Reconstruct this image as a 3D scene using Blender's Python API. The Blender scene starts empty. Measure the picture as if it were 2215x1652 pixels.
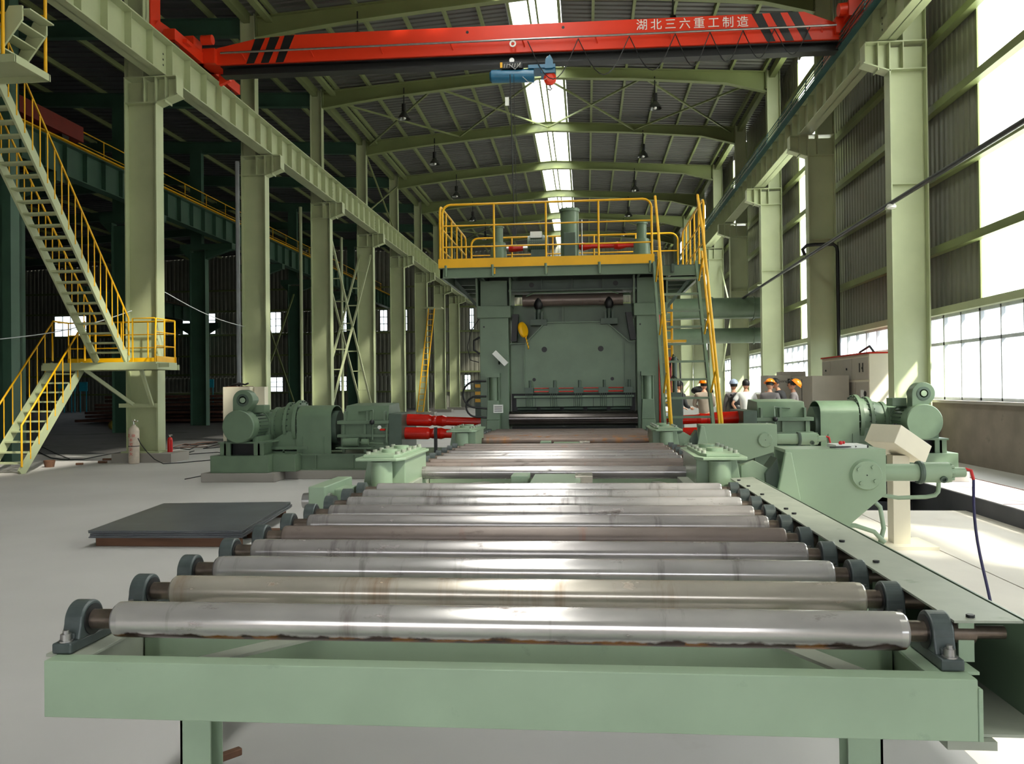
import bpy, bmesh, math, random
from mathutils import Vector, Matrix
random.seed(7)
scn = bpy.context.scene
col = scn.collection
PI = math.pi
# ---------------------------------------------------------------- camera
FPX, YAW, PITCH, ROLL, EYE = 1765.0, .0904, .0085, -.011, 1.72
_f = Vector((-math.sin(YAW)*math.cos(PITCH), math.cos(YAW)*math.cos(PITCH), math.sin(PITCH)))
_r = Vector((math.cos(YAW), math.sin(YAW), 0)); _u = _r.cross(_f)
_R = math.cos(ROLL)*_r + math.sin(ROLL)*_u; _U = math.cos(ROLL)*_u - math.sin(ROLL)*_r
cd = bpy.data.cameras.new('camera'); cam = bpy.data.objects.new('camera', cd); col.objects.link(cam)
cd.sensor_fit = 'HORIZONTAL'; cd.sensor_width = 36; cd.lens = FPX/2215*36; cd.clip_end = 400; cd.clip_start = .05
cam.matrix_world = Matrix(((_R.x, _U.x, -_f.x, 0), (_R.y, _U.y, -_f.y, 0), (_R.z, _U.z, -_f.z, EYE), (0, 0, 0, 1)))
scn.camera = cam
def at(x, y, X=None, Y=None, Z=None):
    d = _f + _R*((x-1107.5)/FPX) - _U*((y-826)/FPX)
    o = Vector((0, 0, EYE))
    if X is not None: t = X/d.x
    elif Y is not None: t = Y/d.y
    else: t = (Z-EYE)/d.z
    return o + d*t
# ---------------------------------------------------------------- world, sun, exposure
scn.view_settings.view_transform = 'Standard'; scn.view_settings.look = 'None'
scn.view_settings.gamma = 1; scn.view_settings.use_curve_mapping = False
scn.view_settings.exposure = 2.08
w = bpy.data.worlds.new('sky'); scn.world = w; w.use_nodes = True
bg = w.node_tree.nodes['Background']; _n = w.node_tree.nodes; _l = w.node_tree.links
_tc = _n.new('ShaderNodeTexCoord'); _sx = _n.new('ShaderNodeSeparateXYZ'); _l.new(_tc.outputs['Generated'], _sx.inputs[0])
_cr = _n.new('ShaderNodeValToRGB'); _mr = _n.new('ShaderNodeMapRange'); _mr.inputs[1].default_value = -1; _mr.inputs[2].default_value = 1; _l.new(_sx.outputs['Z'], _mr.inputs[0]); _l.new(_mr.outputs[0], _cr.inputs[0])
_e = _cr.color_ramp.elements; _e[0].position = .48; _e[0].color = (.10, .10, .09, 1); _e[1].position = .505; _e[1].color = (.42, .45, .47, 1)
_x = _cr.color_ramp.elements.new(1.0); _x.color = (.96, .98, 1, 1)
_l.new(_cr.outputs[0], bg.inputs[0]); bg.inputs[1].default_value = 2.2
sd = bpy.data.lights.new('sun', 'SUN'); so = bpy.data.objects.new('sun', sd); col.objects.link(so)
sd.energy = 5.5; sd.angle = math.radians(3.0); sd.color = (1, .93, .80)
SUN = Vector((-.8, .6, -1.03)).normalized()
so.rotation_euler = SUN.to_track_quat('-Z', 'Y').to_euler()
scn.cycles.use_denoising = True
scn.cycles.max_bounces = 7; scn.cycles.diffuse_bounces = 3; scn.cycles.glossy_bounces = 3
scn.cycles.transparent_max_bounces = 8; scn.cycles.caustics_reflective = False; scn.cycles.caustics_refractive = False
scn.cycles.sample_clamp_indirect = 6
scn.cycles.use_adaptive_sampling = True; scn.cycles.adaptive_threshold = .02
def portal(name, loc, size, d):
    l = bpy.data.lights.new(name, 'AREA'); l.shape = 'RECTANGLE'; l.size, l.size_y = size
    l.cycles.is_portal = True
    o = bpy.data.objects.new(name, l); col.objects.link(o); o.location = loc
    o.rotation_euler = Vector(d).to_track_quat('-Z', 'Z' if abs(d[2]) < .5 else 'Y').to_euler()
# ---------------------------------------------------------------- materials
def lin(c):
    return tuple(((v/255)/12.92 if v/255 <= .04045 else ((v/255+.055)/1.055)**2.4) for v in c) + (1,)
MATS = {}
def mat(name, rgb, rough=.5, metal=0, var=.06, scale=3, stain=None, stain_amt=.0, stain_scale=2.0, spec=.5, bump=0, stretch=(1, 1, 1), vs=1.0):
    m = bpy.data.materials.new(name); m.use_nodes = True; nt = m.node_tree; N = nt.nodes; L = nt.links
    b = N['Principled BSDF']; b.inputs['Roughness'].default_value = rough; b.inputs['Metallic'].default_value = metal
    b.inputs['Specular IOR Level'].default_value = spec
    tc = N.new('ShaderNodeTexCoord'); mp = N.new('ShaderNodeMapping'); L.new(tc.outputs['Object'], mp.inputs[0])
    mp.inputs['Scale'].default_value = stretch
    n1 = N.new('ShaderNodeTexNoise'); n1.inputs['Scale'].default_value = scale; n1.inputs['Detail'].default_value = 5
    L.new(mp.outputs[0], n1.inputs['Vector'])
    c = lin(rgb)
    r1 = N.new('ShaderNodeValToRGB'); L.new(n1.outputs['Fac'], r1.inputs[0])
    r1.color_ramp.elements[0].position = .3; r1.color_ramp.elements[1].position = .7
    r1.color_ramp.elements[0].color = tuple(v*(1-var*2) for v in c[:3])+(1,)
    r1.color_ramp.elements[1].color = tuple(min(1, v*(1+var)) for v in c[:3])+(1,)
    out = r1.outputs[0]
    if stain:
        n2 = N.new('ShaderNodeTexNoise'); n2.inputs['Scale'].default_value = stain_scale; n2.inputs['Detail'].default_value = 7; n2.inputs['Roughness'].default_value = .65
        L.new(mp.outputs[0], n2.inputs['Vector'])
        r2 = N.new('ShaderNodeValToRGB'); L.new(n2.outputs['Fac'], r2.inputs[0])
        r2.color_ramp.elements[0].position = .66-stain_amt; r2.color_ramp.elements[1].position = .76-stain_amt*.7
        mx = N.new('ShaderNodeMix'); mx.data_type = 'RGBA'; L.new(r2.outputs[0], mx.inputs[0]); L.new(out, mx.inputs[6]); mx.inputs[7].default_value = lin(stain)
        out = mx.outputs[2]
        mr = N.new('ShaderNodeMapRange'); L.new(r2.outputs[0], mr.inputs[0]); mr.inputs[3].default_value = rough; mr.inputs[4].default_value = min(1, rough+.25)
        L.new(mr.outputs[0], b.inputs['Roughness'])
    if bump:
        bp = N.new('ShaderNodeBump'); bp.inputs['Strength'].default_value = bump; bp.inputs['Distance'].default_value = .01; L.new(n1.outputs['Fac'], bp.inputs['Height']); L.new(bp.outputs[0], b.inputs['Normal'])
    L.new(out, b.inputs['Base Color']); MATS[name] = m; return m
COLM = mat('pale_green_paint', (176, 184, 146), .42, var=.05, scale=1.2)
RAFT = mat('olive_green_paint', (120, 130, 84), .45, var=.05, scale=1.2)
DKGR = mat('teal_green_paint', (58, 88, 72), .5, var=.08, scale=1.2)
MGR = mat('machine_green_paint', (104, 124, 101), .38, var=.07, scale=2.5)
MGD = mat('dark_machine_green', (70, 86, 74), .42, var=.08, scale=4)
TGR = mat('table_green_paint', (152, 172, 146), .42, var=.04, scale=4, stain=(134, 152, 130), stain_amt=.02, stain_scale=5)
TGT = mat('dusty_green_steel', (156, 160, 146), .5, var=.06, scale=6, stain=(134, 144, 126), stain_amt=.05, stain_scale=4)
BGR = mat('bracket_green_paint', (144, 164, 138), .36, var=.03, scale=3)
BRG = mat('bearing_grey_green', (70, 78, 78), .38, var=.1, scale=20)
YEL = mat('yellow_paint', (238, 178, 8), .38, var=.05, scale=3)
RED = mat('crane_red_paint', (224, 52, 18), .42, var=.04, scale=1)
SRED = mat('shaft_red_paint', (196, 26, 12), .22, var=.05, scale=3)
BLK = mat('black_paint', (26, 26, 28), .45)
RUB = mat('black_rubber', (20, 21, 24), .4)
BLU = mat('hoist_blue_paint', (34, 104, 140), .3, var=.08, scale=5)
TEAL = mat('conductor_teal', (26, 78, 78), .5)
def steel(name, rgb, rough, metal, spot, bandc, spot_amt, band_amt, low_rust=False):
    bandc, band_amt = bandc, band_amt-.01
    """turned roller steel: fine spots, stain rings around the barrel, optional rust crust on the underside"""
    m = mat(name, rgb, rough, metal, var=.10, scale=5, stain=spot, stain_amt=spot_amt, stain_scale=9, stretch=(.5, 1.3, 1.3)); nt = m.node_tree; N = nt.nodes; L = nt.links; b = N['Principled BSDF']
    src = b.inputs['Base Color'].links[0].from_socket; rs = b.inputs['Roughness'].links[0].from_socket if b.inputs['Roughness'].links else None
    tc = N.new('ShaderNodeTexCoord'); mp = N.new('ShaderNodeMapping'); L.new(tc.outputs['Object'], mp.inputs[0]); mp.inputs['Scale'].default_value = (1.6, .35, .1)
    nz = N.new('ShaderNodeTexNoise'); nz.inputs['Scale'].default_value = 3.2; nz.inputs['Detail'].default_value = 6; nz.inputs['Roughness'].default_value = .7; L.new(mp.outputs[0], nz.inputs['Vector'])
    rp = N.new('ShaderNodeValToRGB'); rp.color_ramp.elements[0].position = .62-band_amt; rp.color_ramp.elements[1].position = .74-band_amt*.6; L.new(nz.outputs['Fac'], rp.inputs[0])
    mu = N.new('ShaderNodeMath'); mu.operation = 'MULTIPLY'; mu.inputs[1].default_value = .7; L.new(rp.outputs[0], mu.inputs[0])
    mx = N.new('ShaderNodeMix'); mx.data_type = 'RGBA'; L.new(mu.outputs[0], mx.inputs[0]); L.new(src, mx.inputs[6]); mx.inputs[7].default_value = lin(bandc); out = mx.outputs[2]
    if low_rust:
        sx = N.new('ShaderNodeSeparateXYZ'); L.new(tc.outputs['Object'], sx.inputs[0]); n3 = N.new('ShaderNodeTexNoise'); n3.inputs['Scale'].default_value = 14; n3.inputs['Detail'].default_value = 8; L.new(tc.outputs['Object'], n3.inputs['Vector'])
        ad = N.new('ShaderNodeMath'); ad.operation = 'MULTIPLY_ADD'; L.new(n3.outputs['Fac'], ad.inputs[0]); ad.inputs[1].default_value = .05; L.new(sx.outputs['Z'], ad.inputs[2])
        r3 = N.new('ShaderNodeMapRange'); L.new(ad.outputs[0], r3.inputs[0]); r3.inputs[1].default_value = .872; r3.inputs[2].default_value = .880; r3.inputs[3].default_value = 1; r3.inputs[4].default_value = 0
        n4 = N.new('ShaderNodeTexNoise'); n4.inputs['Scale'].default_value = 7; n4.inputs['Detail'].default_value = 4; L.new(tc.outputs['Object'], n4.inputs['Vector']); r4 = N.new('ShaderNodeValToRGB'); L.new(n4.outputs['Fac'], r4.inputs[0])
        r4.color_ramp.elements[0].position = .5; r4.color_ramp.elements[0].color = lin((74, 58, 52)); r4.color_ramp.elements[1].position = .56; r4.color_ramp.elements[1].color = lin((150, 100, 48))
        m4 = N.new('ShaderNodeMix'); m4.data_type = 'RGBA'; L.new(r3.outputs[0], m4.inputs[0]); L.new(out, m4.inputs[6]); L.new(r4.outputs[0], m4.inputs[7]); out = m4.outputs[2]
    L.new(out, b.inputs['Base Color']); return m
STB = steel('bright_roller_steel', (206, 200, 200), .16, .55, (104, 86, 80), (92, 80, 76), .05, .07)
STB1 = steel('rust_bellied_steel', (206, 200, 198), .16, .55, (104, 84, 78), (118, 104, 98), .06, .03, True)
STT = steel('tan_stained_steel', (200, 190, 178), .2, .5, (128, 104, 86), (158, 124, 92), .06, .10)
STG = steel('grey_roller_steel', (176, 169, 168), .2, .5, (92, 80, 76), (84, 76, 76), .05, .05)
STO = steel('brown_oxidised_steel', (126, 112, 106), .36, .35, (90, 74, 66), (132, 84, 66), .06, .04)
STR = steel('rusty_roller_steel', (122, 102, 92), .38, .35, (150, 98, 48), (156, 100, 44), .10, .10)
STM = mat('plain_steel', (170, 168, 166), .3, .85, var=.08, scale=8)
SHF = mat('greasy_shaft_steel', (132, 118, 108), .28, .8, var=.2, scale=12)
DRK = mat('dark_steel_roll', (92, 86, 84), .16, .85, var=.1)
CONC = mat('concrete', (158, 152, 146), .9, var=.08, scale=.7, stain=(124, 118, 112), stain_amt=.03, stain_scale=.8, bump=.2)
FLR = mat('dusty_concrete_floor', (198, 194, 193), .75, var=.05, scale=.45, stain=(178, 173, 170), stain_amt=.05, stain_scale=.35, bump=.1)
FLP = mat('light_slab_concrete', (214, 206, 196), .8, var=.06, scale=.8, stain=(182, 158, 140), stain_amt=.05, stain_scale=.5)
PITM = mat('dark_pit_concrete', (84, 84, 88), .85, var=.12, scale=1.5)
SHT = mat('grey_wall_sheeting', (128, 128, 116), .45, .1, var=.05, scale=1)
RSH = mat('grey_roof_sheeting', (98, 98, 95), .4, .3, var=.05, scale=.8)
SHD = mat('dull_wall_sheeting', (74, 74, 76), .5, .1, var=.06, scale=1)
WSILL = mat('low_wall_render', (128, 118, 108), .9, var=.1, scale=2, stain=(104, 96, 88), stain_amt=.05, bump=.3)
WFR = mat('white_window_frame', (196, 202, 208), .4)
CREAM = mat('cream_cabinet_paint', (226, 218, 196), .45, var=.02)
CABG = mat('grey_cabinet_paint', (176, 168, 156), .45, var=.03)
PLT = mat('blue_grey_steel_plate', (104, 107, 112), .42, .35, var=.08, scale=2, stain=(150, 152, 154), stain_amt=.04, stain_scale=4)
WOOD = mat('brown_timber', (112, 78, 58), .8, var=.15, scale=4, stretch=(.3, 3, 3))
WHT = mat('white_paint', (232, 232, 228), .45)
CYLW = mat('scuffed_white_cylinder', (206, 192, 176), .5, var=.08, scale=8, stain=(160, 138, 118), stain_amt=.05, stain_scale=9)
REDT = mat('red_lettering', (196, 40, 40), .6)
EXTR = mat('extinguisher_red', (200, 20, 20), .25)
CHR = mat('bright_metal', (210, 210, 206), .15, .95)
RUST = mat('rusty_brown_steel', (96, 62, 48), .8, var=.2, scale=3)
CYAN = mat('cyan_panel', (60, 190, 220), .5)
SKIN = mat('skin', (206, 152, 124), .5, var=.03)
HAIR = mat('black_hair', (22, 20, 20), .5)
HELM = mat('orange_helmet', (250, 132, 10), .3)
TANS = mat('tan_sacks', (170, 146, 60), .8, var=.15, scale=6)
def flat_glass(name, tint, gloss=.06):
    m = bpy.data.materials.new(name); m.use_nodes = True; nt = m.node_tree; N = nt.nodes; L = nt.links; N.remove(N['Principled BSDF'])
    t = N.new('ShaderNodeBsdfTransparent'); t.inputs[0].default_value = tint + (1,)
    g = N.new('ShaderNodeBsdfGlossy'); g.inputs['Roughness'].default_value = .05
    mx = N.new('ShaderNodeMixShader'); mx.inputs[0].default_value = gloss
    L.new(t.outputs[0], mx.inputs[1]); L.new(g.outputs[0], mx.inputs[2]); L.new(mx.outputs[0], N['Material Output'].inputs[0]); return m
GLS = flat_glass('window_glass', (.93, .95, .96))
def frp(name, clear):
    m = bpy.data.materials.new(name); m.use_nodes = True; nt = m.node_tree; N = nt.nodes; L = nt.links; N.remove(N['Principled BSDF'])
    t = N.new('ShaderNodeBsdfTransparent'); t.inputs[0].default_value = (.97, 1, .98, 1)
    g = N.new('ShaderNodeBsdfTranslucent'); g.inputs[0].default_value = (.92, .95, .9, 1)
    mx = N.new('ShaderNodeMixShader'); mx.inputs[0].default_value = 1-clear
    L.new(t.outputs[0], mx.inputs[1]); L.new(g.outputs[0], mx.inputs[2]); L.new(mx.outputs[0], N['Material Output'].inputs[0]); return m
FRP = frp('milky_roof_sheet', .34)
FRW = frp('clear_wall_sheet', .5)
# ---------------------------------------------------------------- mesh builder
class B:
    def __init__(s): s.v = []; s.f = []; s.sm = []; s.g = []; s.dep = 0
    def each(s, name, m, parent=None, bevel=0):
        """every primitive of this builder as an object of its own"""
        g = s.g+[(len(s.v), len(s.f))]; o = None
        for (v0, f0), (v1, f1) in zip(g[:-1], g[1:]):
            q = B(); q.v = s.v[v0:v1]; q.f = [[i-v0 for i in f] for f in s.f[f0:f1]]; q.sm = s.sm[f0:f1]; o = q.obj(name, m, parent, bevel)
        return o
    def add(s, vs, fs, smooth=False):
        k = len(s.v); s.v += [tuple(v) for v in vs]
        for f in fs: s.f.append([i+k for i in f]); s.sm.append(smooth)
        return s
    def box(s, x0, x1, y0, y1, z0, z1, M=None):
        vs = [Vector((x, y, z)) for z in (z0, z1) for y in (y0, y1) for x in (x0, x1)]
        if M is not None: vs = [M @ v for v in vs]
        return s.add(vs, [(0, 2, 3, 1), (4, 5, 7, 6), (0, 1, 5, 4), (2, 6, 7, 3), (0, 4, 6, 2), (1, 3, 7, 5)])
    def cb(s, c, d, M=None):
        return s.box(c[0]-d[0]/2, c[0]+d[0]/2, c[1]-d[1]/2, c[1]+d[1]/2, c[2]-d[2]/2, c[2]+d[2]/2, M)
    def prism(s, poly, ax, a0, a1):
        def P(p, a): return (a, p[0], p[1]) if ax == 'x' else ((p[0], a, p[1]) if ax == 'y' else (p[0], p[1], a))
        n = len(poly)
        vs = [P(p, a0) for p in poly]+[P(p, a1) for p in poly]
        fs = [tuple(range(n))[::-1], tuple(range(n, 2*n))]+[(i, (i+1) % n, n+(i+1) % n, n+i) for i in range(n)]
        return s.add(vs, fs)
    def bar(s, p0, p1, w, h, up=(0, 0, 1)):
        p0, p1 = Vector(p0), Vector(p1); d = (p1-p0); L = d.length; d.normalize()
        x = d.cross(Vector(up))
        if x.length < 1e-4: x = d.cross(Vector((0, 1, 0)))
        x.normalize(); u = x.cross(d)
        vs = [p+x*a*w/2+u*b*h/2 for p in (p0, p1) for b in (-1, 1) for a in (-1, 1)]
        return s.add(vs, [(0, 2, 3, 1), (4, 5, 7, 6), (0, 1, 5, 4), (2, 6, 7, 3), (0, 4, 6, 2), (1, 3, 7, 5)])
    def lathe(s, p, d, prof, n=20):
        p, d = Vector(p), Vector(d).normalized()
        x = d.orthogonal().normalized(); y = d.cross(x)
        for i in range(len(prof)-1):
            (t0, r0), (t1, r1) = prof[i], prof[i+1]
            ring = lambda t, r: [p+d*t+(x*math.cos(2*PI*k/n)+y*math.sin(2*PI*k/n))*max(r, 1e-5) for k in range(n)]
            s.add(ring(t0, r0)+ring(t1, r1), [(k, (k+1) % n, n+(k+1) % n, n+k) for k in range(n)], abs(t1-t0) > 1e-6)
        return s
    def cyl(s, p0, p1, r, n=14, r2=None):
        p0, p1 = Vector(p0), Vector(p1); L = (p1-p0).length; r2 = r if r2 is None else r2
        return s.lathe(p0, p1-p0, [(0, 0), (0, r), (L, r2), (L, 0)], n)
    def tube(s, pts, r, n=8):
        pts = [Vector(p) for p in pts]; rings = []; x = None
        for i, p in enumerate(pts):
            d = (pts[min(i+1, len(pts)-1)]-pts[max(i-1, 0)]).normalized()
            if x is None: x = d.orthogonal().normalized()
            x = (x-d*x.dot(d)).normalized(); y = d.cross(x)
            rings.append([p+(x*math.cos(2*PI*k/n)+y*math.sin(2*PI*k/n))*r for k in range(n)])
        vs = [v for q in rings for v in q]; fs = []
        for i in range(len(pts)-1):
            fs += [(i*n+k, i*n+(k+1) % n, (i+1)*n+(k+1) % n, (i+1)*n+k) for k in range(n)]
        s.add(vs, fs, True); m = len(rings)-1
        return s.add(rings[0]+rings[m], [tuple(range(n))[::-1], tuple(range(n, 2*n))])
    def ibeam(s, p0, p1, w, h, tw=.02, tf=.03, up=(0, 0, 1)):
        p0, p1 = Vector(p0), Vector(p1); d = (p1-p0).normalized(); x = d.cross(Vector(up)).normalized(); u = x.cross(d)
        s.bar(p0, p1, tw, h, up)
        for a in (-1, 1): s.bar(p0+u*a*(h/2-tf/2), p1+u*a*(h/2-tf/2), w, tf, up)
        return s
    def sphere(s, c, r, n=14, m=8, sc=(1, 1, 1)):
        vs = []; fs = []
        for i in range(m+1):
            t = PI*i/m
            for k in range(n):
                a = 2*PI*k/n; vs.append((c[0]+r*sc[0]*math.sin(t)*math.cos(a), c[1]+r*sc[1]*math.sin(t)*math.sin(a), c[2]+r*sc[2]*math.cos(t)))
        for i in range(m):
            for k in range(n): fs.append((i*n+k, (i+1)*n+k, (i+1)*n+(k+1) % n, i*n+(k+1) % n))
        return s.add(vs, fs, True)
    def obj(s, name, m, parent=None, bevel=0, label=None):
        me = bpy.data.meshes.new(name); me.from_pydata(s.v, [], s.f)
        me.polygons.foreach_set('use_smooth', s.sm); me.materials.append(m); me.update()
        o = bpy.data.objects.new(name, me); col.objects.link(o)
        if parent is not None:
            o.parent = parent; o.matrix_parent_inverse = Matrix.Translation(-PLOC.get(parent.name, Vector((0, 0, 0))))
        if bevel:
            md = o.modifiers.new('bevel', 'BEVEL'); md.width = bevel; md.segments = 2; md.limit_method = 'ANGLE'; md.angle_limit = .7
        if label: o['label'] = label
        return o
def _grp(fn):
    def w_(s, *a, **k):
        if s.dep == 0: s.g.append((len(s.v), len(s.f)))
        s.dep += 1; r = fn(s, *a, **k); s.dep -= 1; return r
    return w_
for _n_ in ('box', 'prism', 'bar', 'lathe', 'cyl', 'tube', 'sphere', 'ibeam'): setattr(B, _n_, _grp(getattr(B, _n_)))
PLOC = {}
def thing(name, label, cat, loc=(0, 0, 0), group=None):
    o = bpy.data.objects.new(name, None); col.objects.link(o); o.location = loc; o.empty_display_size = .1
    PLOC[o.name] = Vector(loc); tag(o, label, cat, group); return o
def tag(o, label, cat, group=None):
    o['label'] = label; o['category'] = cat
    if group: o['group'] = group
    return o
def struct(o): o['kind'] = 'structure'; return o
def dup(root, off, label, group=None):
    r = root.copy(); col.objects.link(r); r.location = root.location+Vector(off); r['label'] = label
    if group: r['group'] = group
    for ch in list(root.children):
        c = ch.copy(); col.objects.link(c); c.parent = r; c.matrix_parent_inverse = ch.matrix_parent_inverse.copy()
        for g in list(ch.children):
            d = g.copy(); col.objects.link(d); d.parent = c; d.matrix_parent_inverse = g.matrix_parent_inverse.copy()
    return r
ORD = ['first', 'second', 'third', 'fourth', 'fifth', 'sixth', 'seventh', 'eighth', 'ninth', 'tenth', 'eleventh', 'twelfth', 'thirteenth', 'fourteenth', 'fifteenth', 'sixteenth', 'seventeenth', 'eighteenth', 'nineteenth', 'twentieth', 'twenty-first', 'twenty-second', 'twenty-third', 'twenty-fourth']
def V(*a): return Vector(a)
def text_mesh(body, size, depth, name, m, parent, M):
    cu = bpy.data.curves.new(name, 'FONT'); cu.body = body; cu.size = size; cu.extrude = depth; cu.align_x = 'CENTER'; cu.align_y = 'CENTER'; cu.resolution_u = 3
    to = bpy.data.objects.new('t', cu); col.objects.link(to); bpy.context.view_layer.update()
    me = bpy.data.meshes.new_from_object(to.evaluated_get(bpy.context.evaluated_depsgraph_get()))
    bpy.data.objects.remove(to); me.name = name; me.transform(M); me.materials.clear(); me.materials.append(m)
    o = bpy.data.objects.new(name, me); col.objects.link(o)
    if parent is not None:
        o.parent = parent; o.matrix_parent_inverse = Matrix.Translation(-PLOC.get(parent.name, Vector((0, 0, 0))))
    return o
# ================================================================ BUILDING SHELL
ROWS = [5.75+7*k for k in range(10)]            # frame rows (Y of column webs), row 2 is the first seen
YF, YB = -12.0, 76.0                             # front and end wall
XW = 8.3; XL = -56.0; RX = -1.72; EZ, RZ = 14.40, 15.04
# floors
fl = B()
fl.box(XL-1, 1.75, YF-.5, YB+1, -.4, 0); fl.box(5.88, XW+.6, YF-.5, YB+1, -.4, 0); fl.box(1.75, 5.88, 15.4, YB+1, -.4, 0)
fo = struct(fl.obj('floor', FLR))
B().box(XL, -12.4, 22.0, YB, .0, .004).obj('aisle_floor', mat('dark_aisle_floor', (92, 90, 90), .6, var=.12, scale=.5, stain=(70, 68, 68), stain_amt=.08, stain_scale=.6), fo, label='dark concrete floor of the left aisle')  # darker concrete colour across the left aisle
b = B(); b.box(1.75, 5.88, YF-.5, 4.9, -.55, -.25); b.box(1.75, 4.15, 4.9, 13.3, -.55, -.25); b.box(4.17, 5.86, 4.9, 13.3, -.55, -.25); b.obj('recessed_slab', FLP, fo, label='pale recessed concrete slab')
b = B(); b.box(4.1, 4.2, 4.9, 13.3, -.6, -.3); b.obj('slab_joint', BLK, fo)
b = B(); b.box(1.75, 5.88, 13.3, 15.4, -1.6, -1.5); b.box(1.65, 1.75, -2, 15.4, -1.6, -.02); b.box(1.75, 5.88, 15.4, 15.5, -1.6, -.02); b.box(5.865, 5.878, YF, 15.4, -1.6, -.012); b.box(1.75, 5.88, 13.2, 13.3, -1.6, -.55)
b.obj('pit_wall', PITM, fo, label='dark concrete pit wall')
b = B(); b.box(6.98, 7.02, 6, 30, 0, .004); b.box(5.9, 7.0, 12.2, 12.22, 0, .004); b.each('floor_joint', RUST, fo)
b = B(); b.box(2.6, 8.0, 19.2, 27, 0, .12); b.obj('raised_slab', CONC, fo)
# roof sheets (trapezoid ribs run down the slope; drawn as steps along Y)
def zroof(x):
    if x >= -11.3: return RZ-(abs(x-RX))/9.6*(RZ-EZ)
    xx = -25.5; return RZ-(abs(x-xx))/14.2*(RZ-EZ)
def sheet(b, xa, xb, ya, yb, pitch=.32, h=.045):
    y = ya; za, zb = zroof(xa)+.2, zroof(xb)+.2; n = int((yb-ya)/pitch)
    prof = []
    for i in range(n+1):
        y = ya+i*pitch; prof += [(y, 0), (y+pitch*.55, 0), (y+pitch*.65, h), (y+pitch*.9, h)]
    vs = [(xa, min(p[0], yb), za+p[1]) for p in prof]+[(xb, min(p[0], yb), zb+p[1]) for p in prof]; m = len(prof)
    b.add(vs, [(i, i+1, m+i+1, m+i) for i in range(m-1)])
SKL, SKR = -2.62, -.72
b = B(); sheet(b, SKR, XW+.2, YF, YB); sheet(b, -11.3, SKL, YF, YB); b.box(SKL-.03, SKL, YF, YB, zroof(SKL)+.0, zroof(SKL)+.2); b.box(SKR, SKR+.03, YF, YB, zroof(SKR), zroof(SKR)+.2)
ceil = struct(b.obj('ceiling', RSH))
b = B(); sheet(b, -25.5, -11.3, YF, YB, .5); sheet(b, XL-.2, -25.5, YF, YB, .5); b.obj('side_aisle_roof', SHD, ceil)
# skylight panels, one sheet between each two rafters
for i in range(12):
    ya = YF if i == 0 else ROWS[0]-7+7*(i-1)
    yb = min(YB, ROWS[0]-7+7*i)
    if yb-ya < .5: continue
    b = B(); b.add([(SKL, ya, zroof(SKL)+.21), (RX, ya, zroof(RX)+.21), (RX, yb, zroof(RX)+.21), (SKL, yb, zroof(SKL)+.21)], [(0, 1, 2, 3)])
    b.add([(RX, ya, zroof(RX)+.21), (SKR, ya, zroof(SKR)+.21), (SKR, yb, zroof(SKR)+.21), (RX, yb, zroof(RX)+.21)], [(0, 1, 2, 3)])
    b.obj('skylight_sheet', FRP, ceil)
portal('skylight_portal', (RX, 32, 15.7), (88, 1.9) if False else (1.9, 88), (0, 0, -1))
# purlins
for x in [-10.4, -9.0, -7.6, -6.2, -4.8, -3.6, -2.55, -1.85, -1.58, -.8, .4, 1.8, 3.2, 4.6, 6.0, 7.3, -12.6, -14.5, -16.5, -18.5, -21, -23.5, -26, -29, -32, -35, -38, -42, -46, -50]:
    z = zroof(x)+.1; B().bar((x, YF, z), (x, YB, z), .07 if -2 < x < -1.4 else .1, .2).obj('purlin', RAFT, ceil)
for x, z, h in ((-11.35, 14.42, .34), (-10.55, 14.30, .14), (7.65, 14.35, .3)): B().bar((x, YF, z), (x, YB, z), .22, h).obj('eave_beam', RAFT, ceil)
# roof bracing between rows 4 and 5 (round rods and angles)
def brace(b, p0, p1, wd=.07): b.bar(p0, p1, wd, wd)
for (k, pairs) in ((4, [(-10.9, -6.2), (-6.2, RX), (RX, 2.5), (2.5, 7.2)]), (8, [(-10.9, -6.2), (2.5, 7.2)])):
    for xa, xb in pairs:
        b = B(); brace(b, (xa, ROWS[k]+.1, zroof(xa)-.28), (xb, ROWS[k]+6.9, zroof(xb)-.28)); brace(b, (xb, ROWS[k]+.1, zroof(xb)-.28), (xa, ROWS[k]+6.9, zroof(xa)-.28)); b.obj('roof_cross_brace', RAFT, ceil)
# rafters (welded tapered I beams)
def rafter(k):
    Y = ROWS[k]; 
    t = thing('roof_rafter', 'olive green steel roof rafter over the main bay, ' + ('just above the red crane' if k == 3 else ORD[k-2]+' from the camera'), 'roof rafter', (RX, Y, 14.6), 'roof rafters of the main bay')
    ZB = [(-11.0, 13.72), (-9.5, 13.93), (-8, 14.1), (-5, 14.36), (RX, 14.6), (2, 14.4), (4.8, 14.15), (5.8, 14.05), (7.4, 13.62)]
    zb = dict(ZB).get
    xs = [q[0] for q in ZB]
    w_, bf, tf = B(), B(), B()
    for a, c in zip(xs[:-1], xs[1:]):
        w_.prism([(a, zb(a)), (c, zb(c)), (c, zroof(c)), (a, zroof(a))], 'y', Y-.012, Y+.012)
        bf.bar((a, Y, zb(a)), (c, Y, zb(c)), .26, .03); tf.bar((a, Y, zroof(a)-.01), (c, Y, zroof(c)-.01), .28, .03)
    for x in (-10.98, 7.38): w_.box(x-.015, x+.015, Y-.14, Y+.14, 13.72, 14.6)
    w_.obj('web', RAFT, t); bf.obj('bottom_flange', RAFT, t); tf.obj('top_flange', RAFT, t)
for k in range(2, 10): rafter(k)
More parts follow.
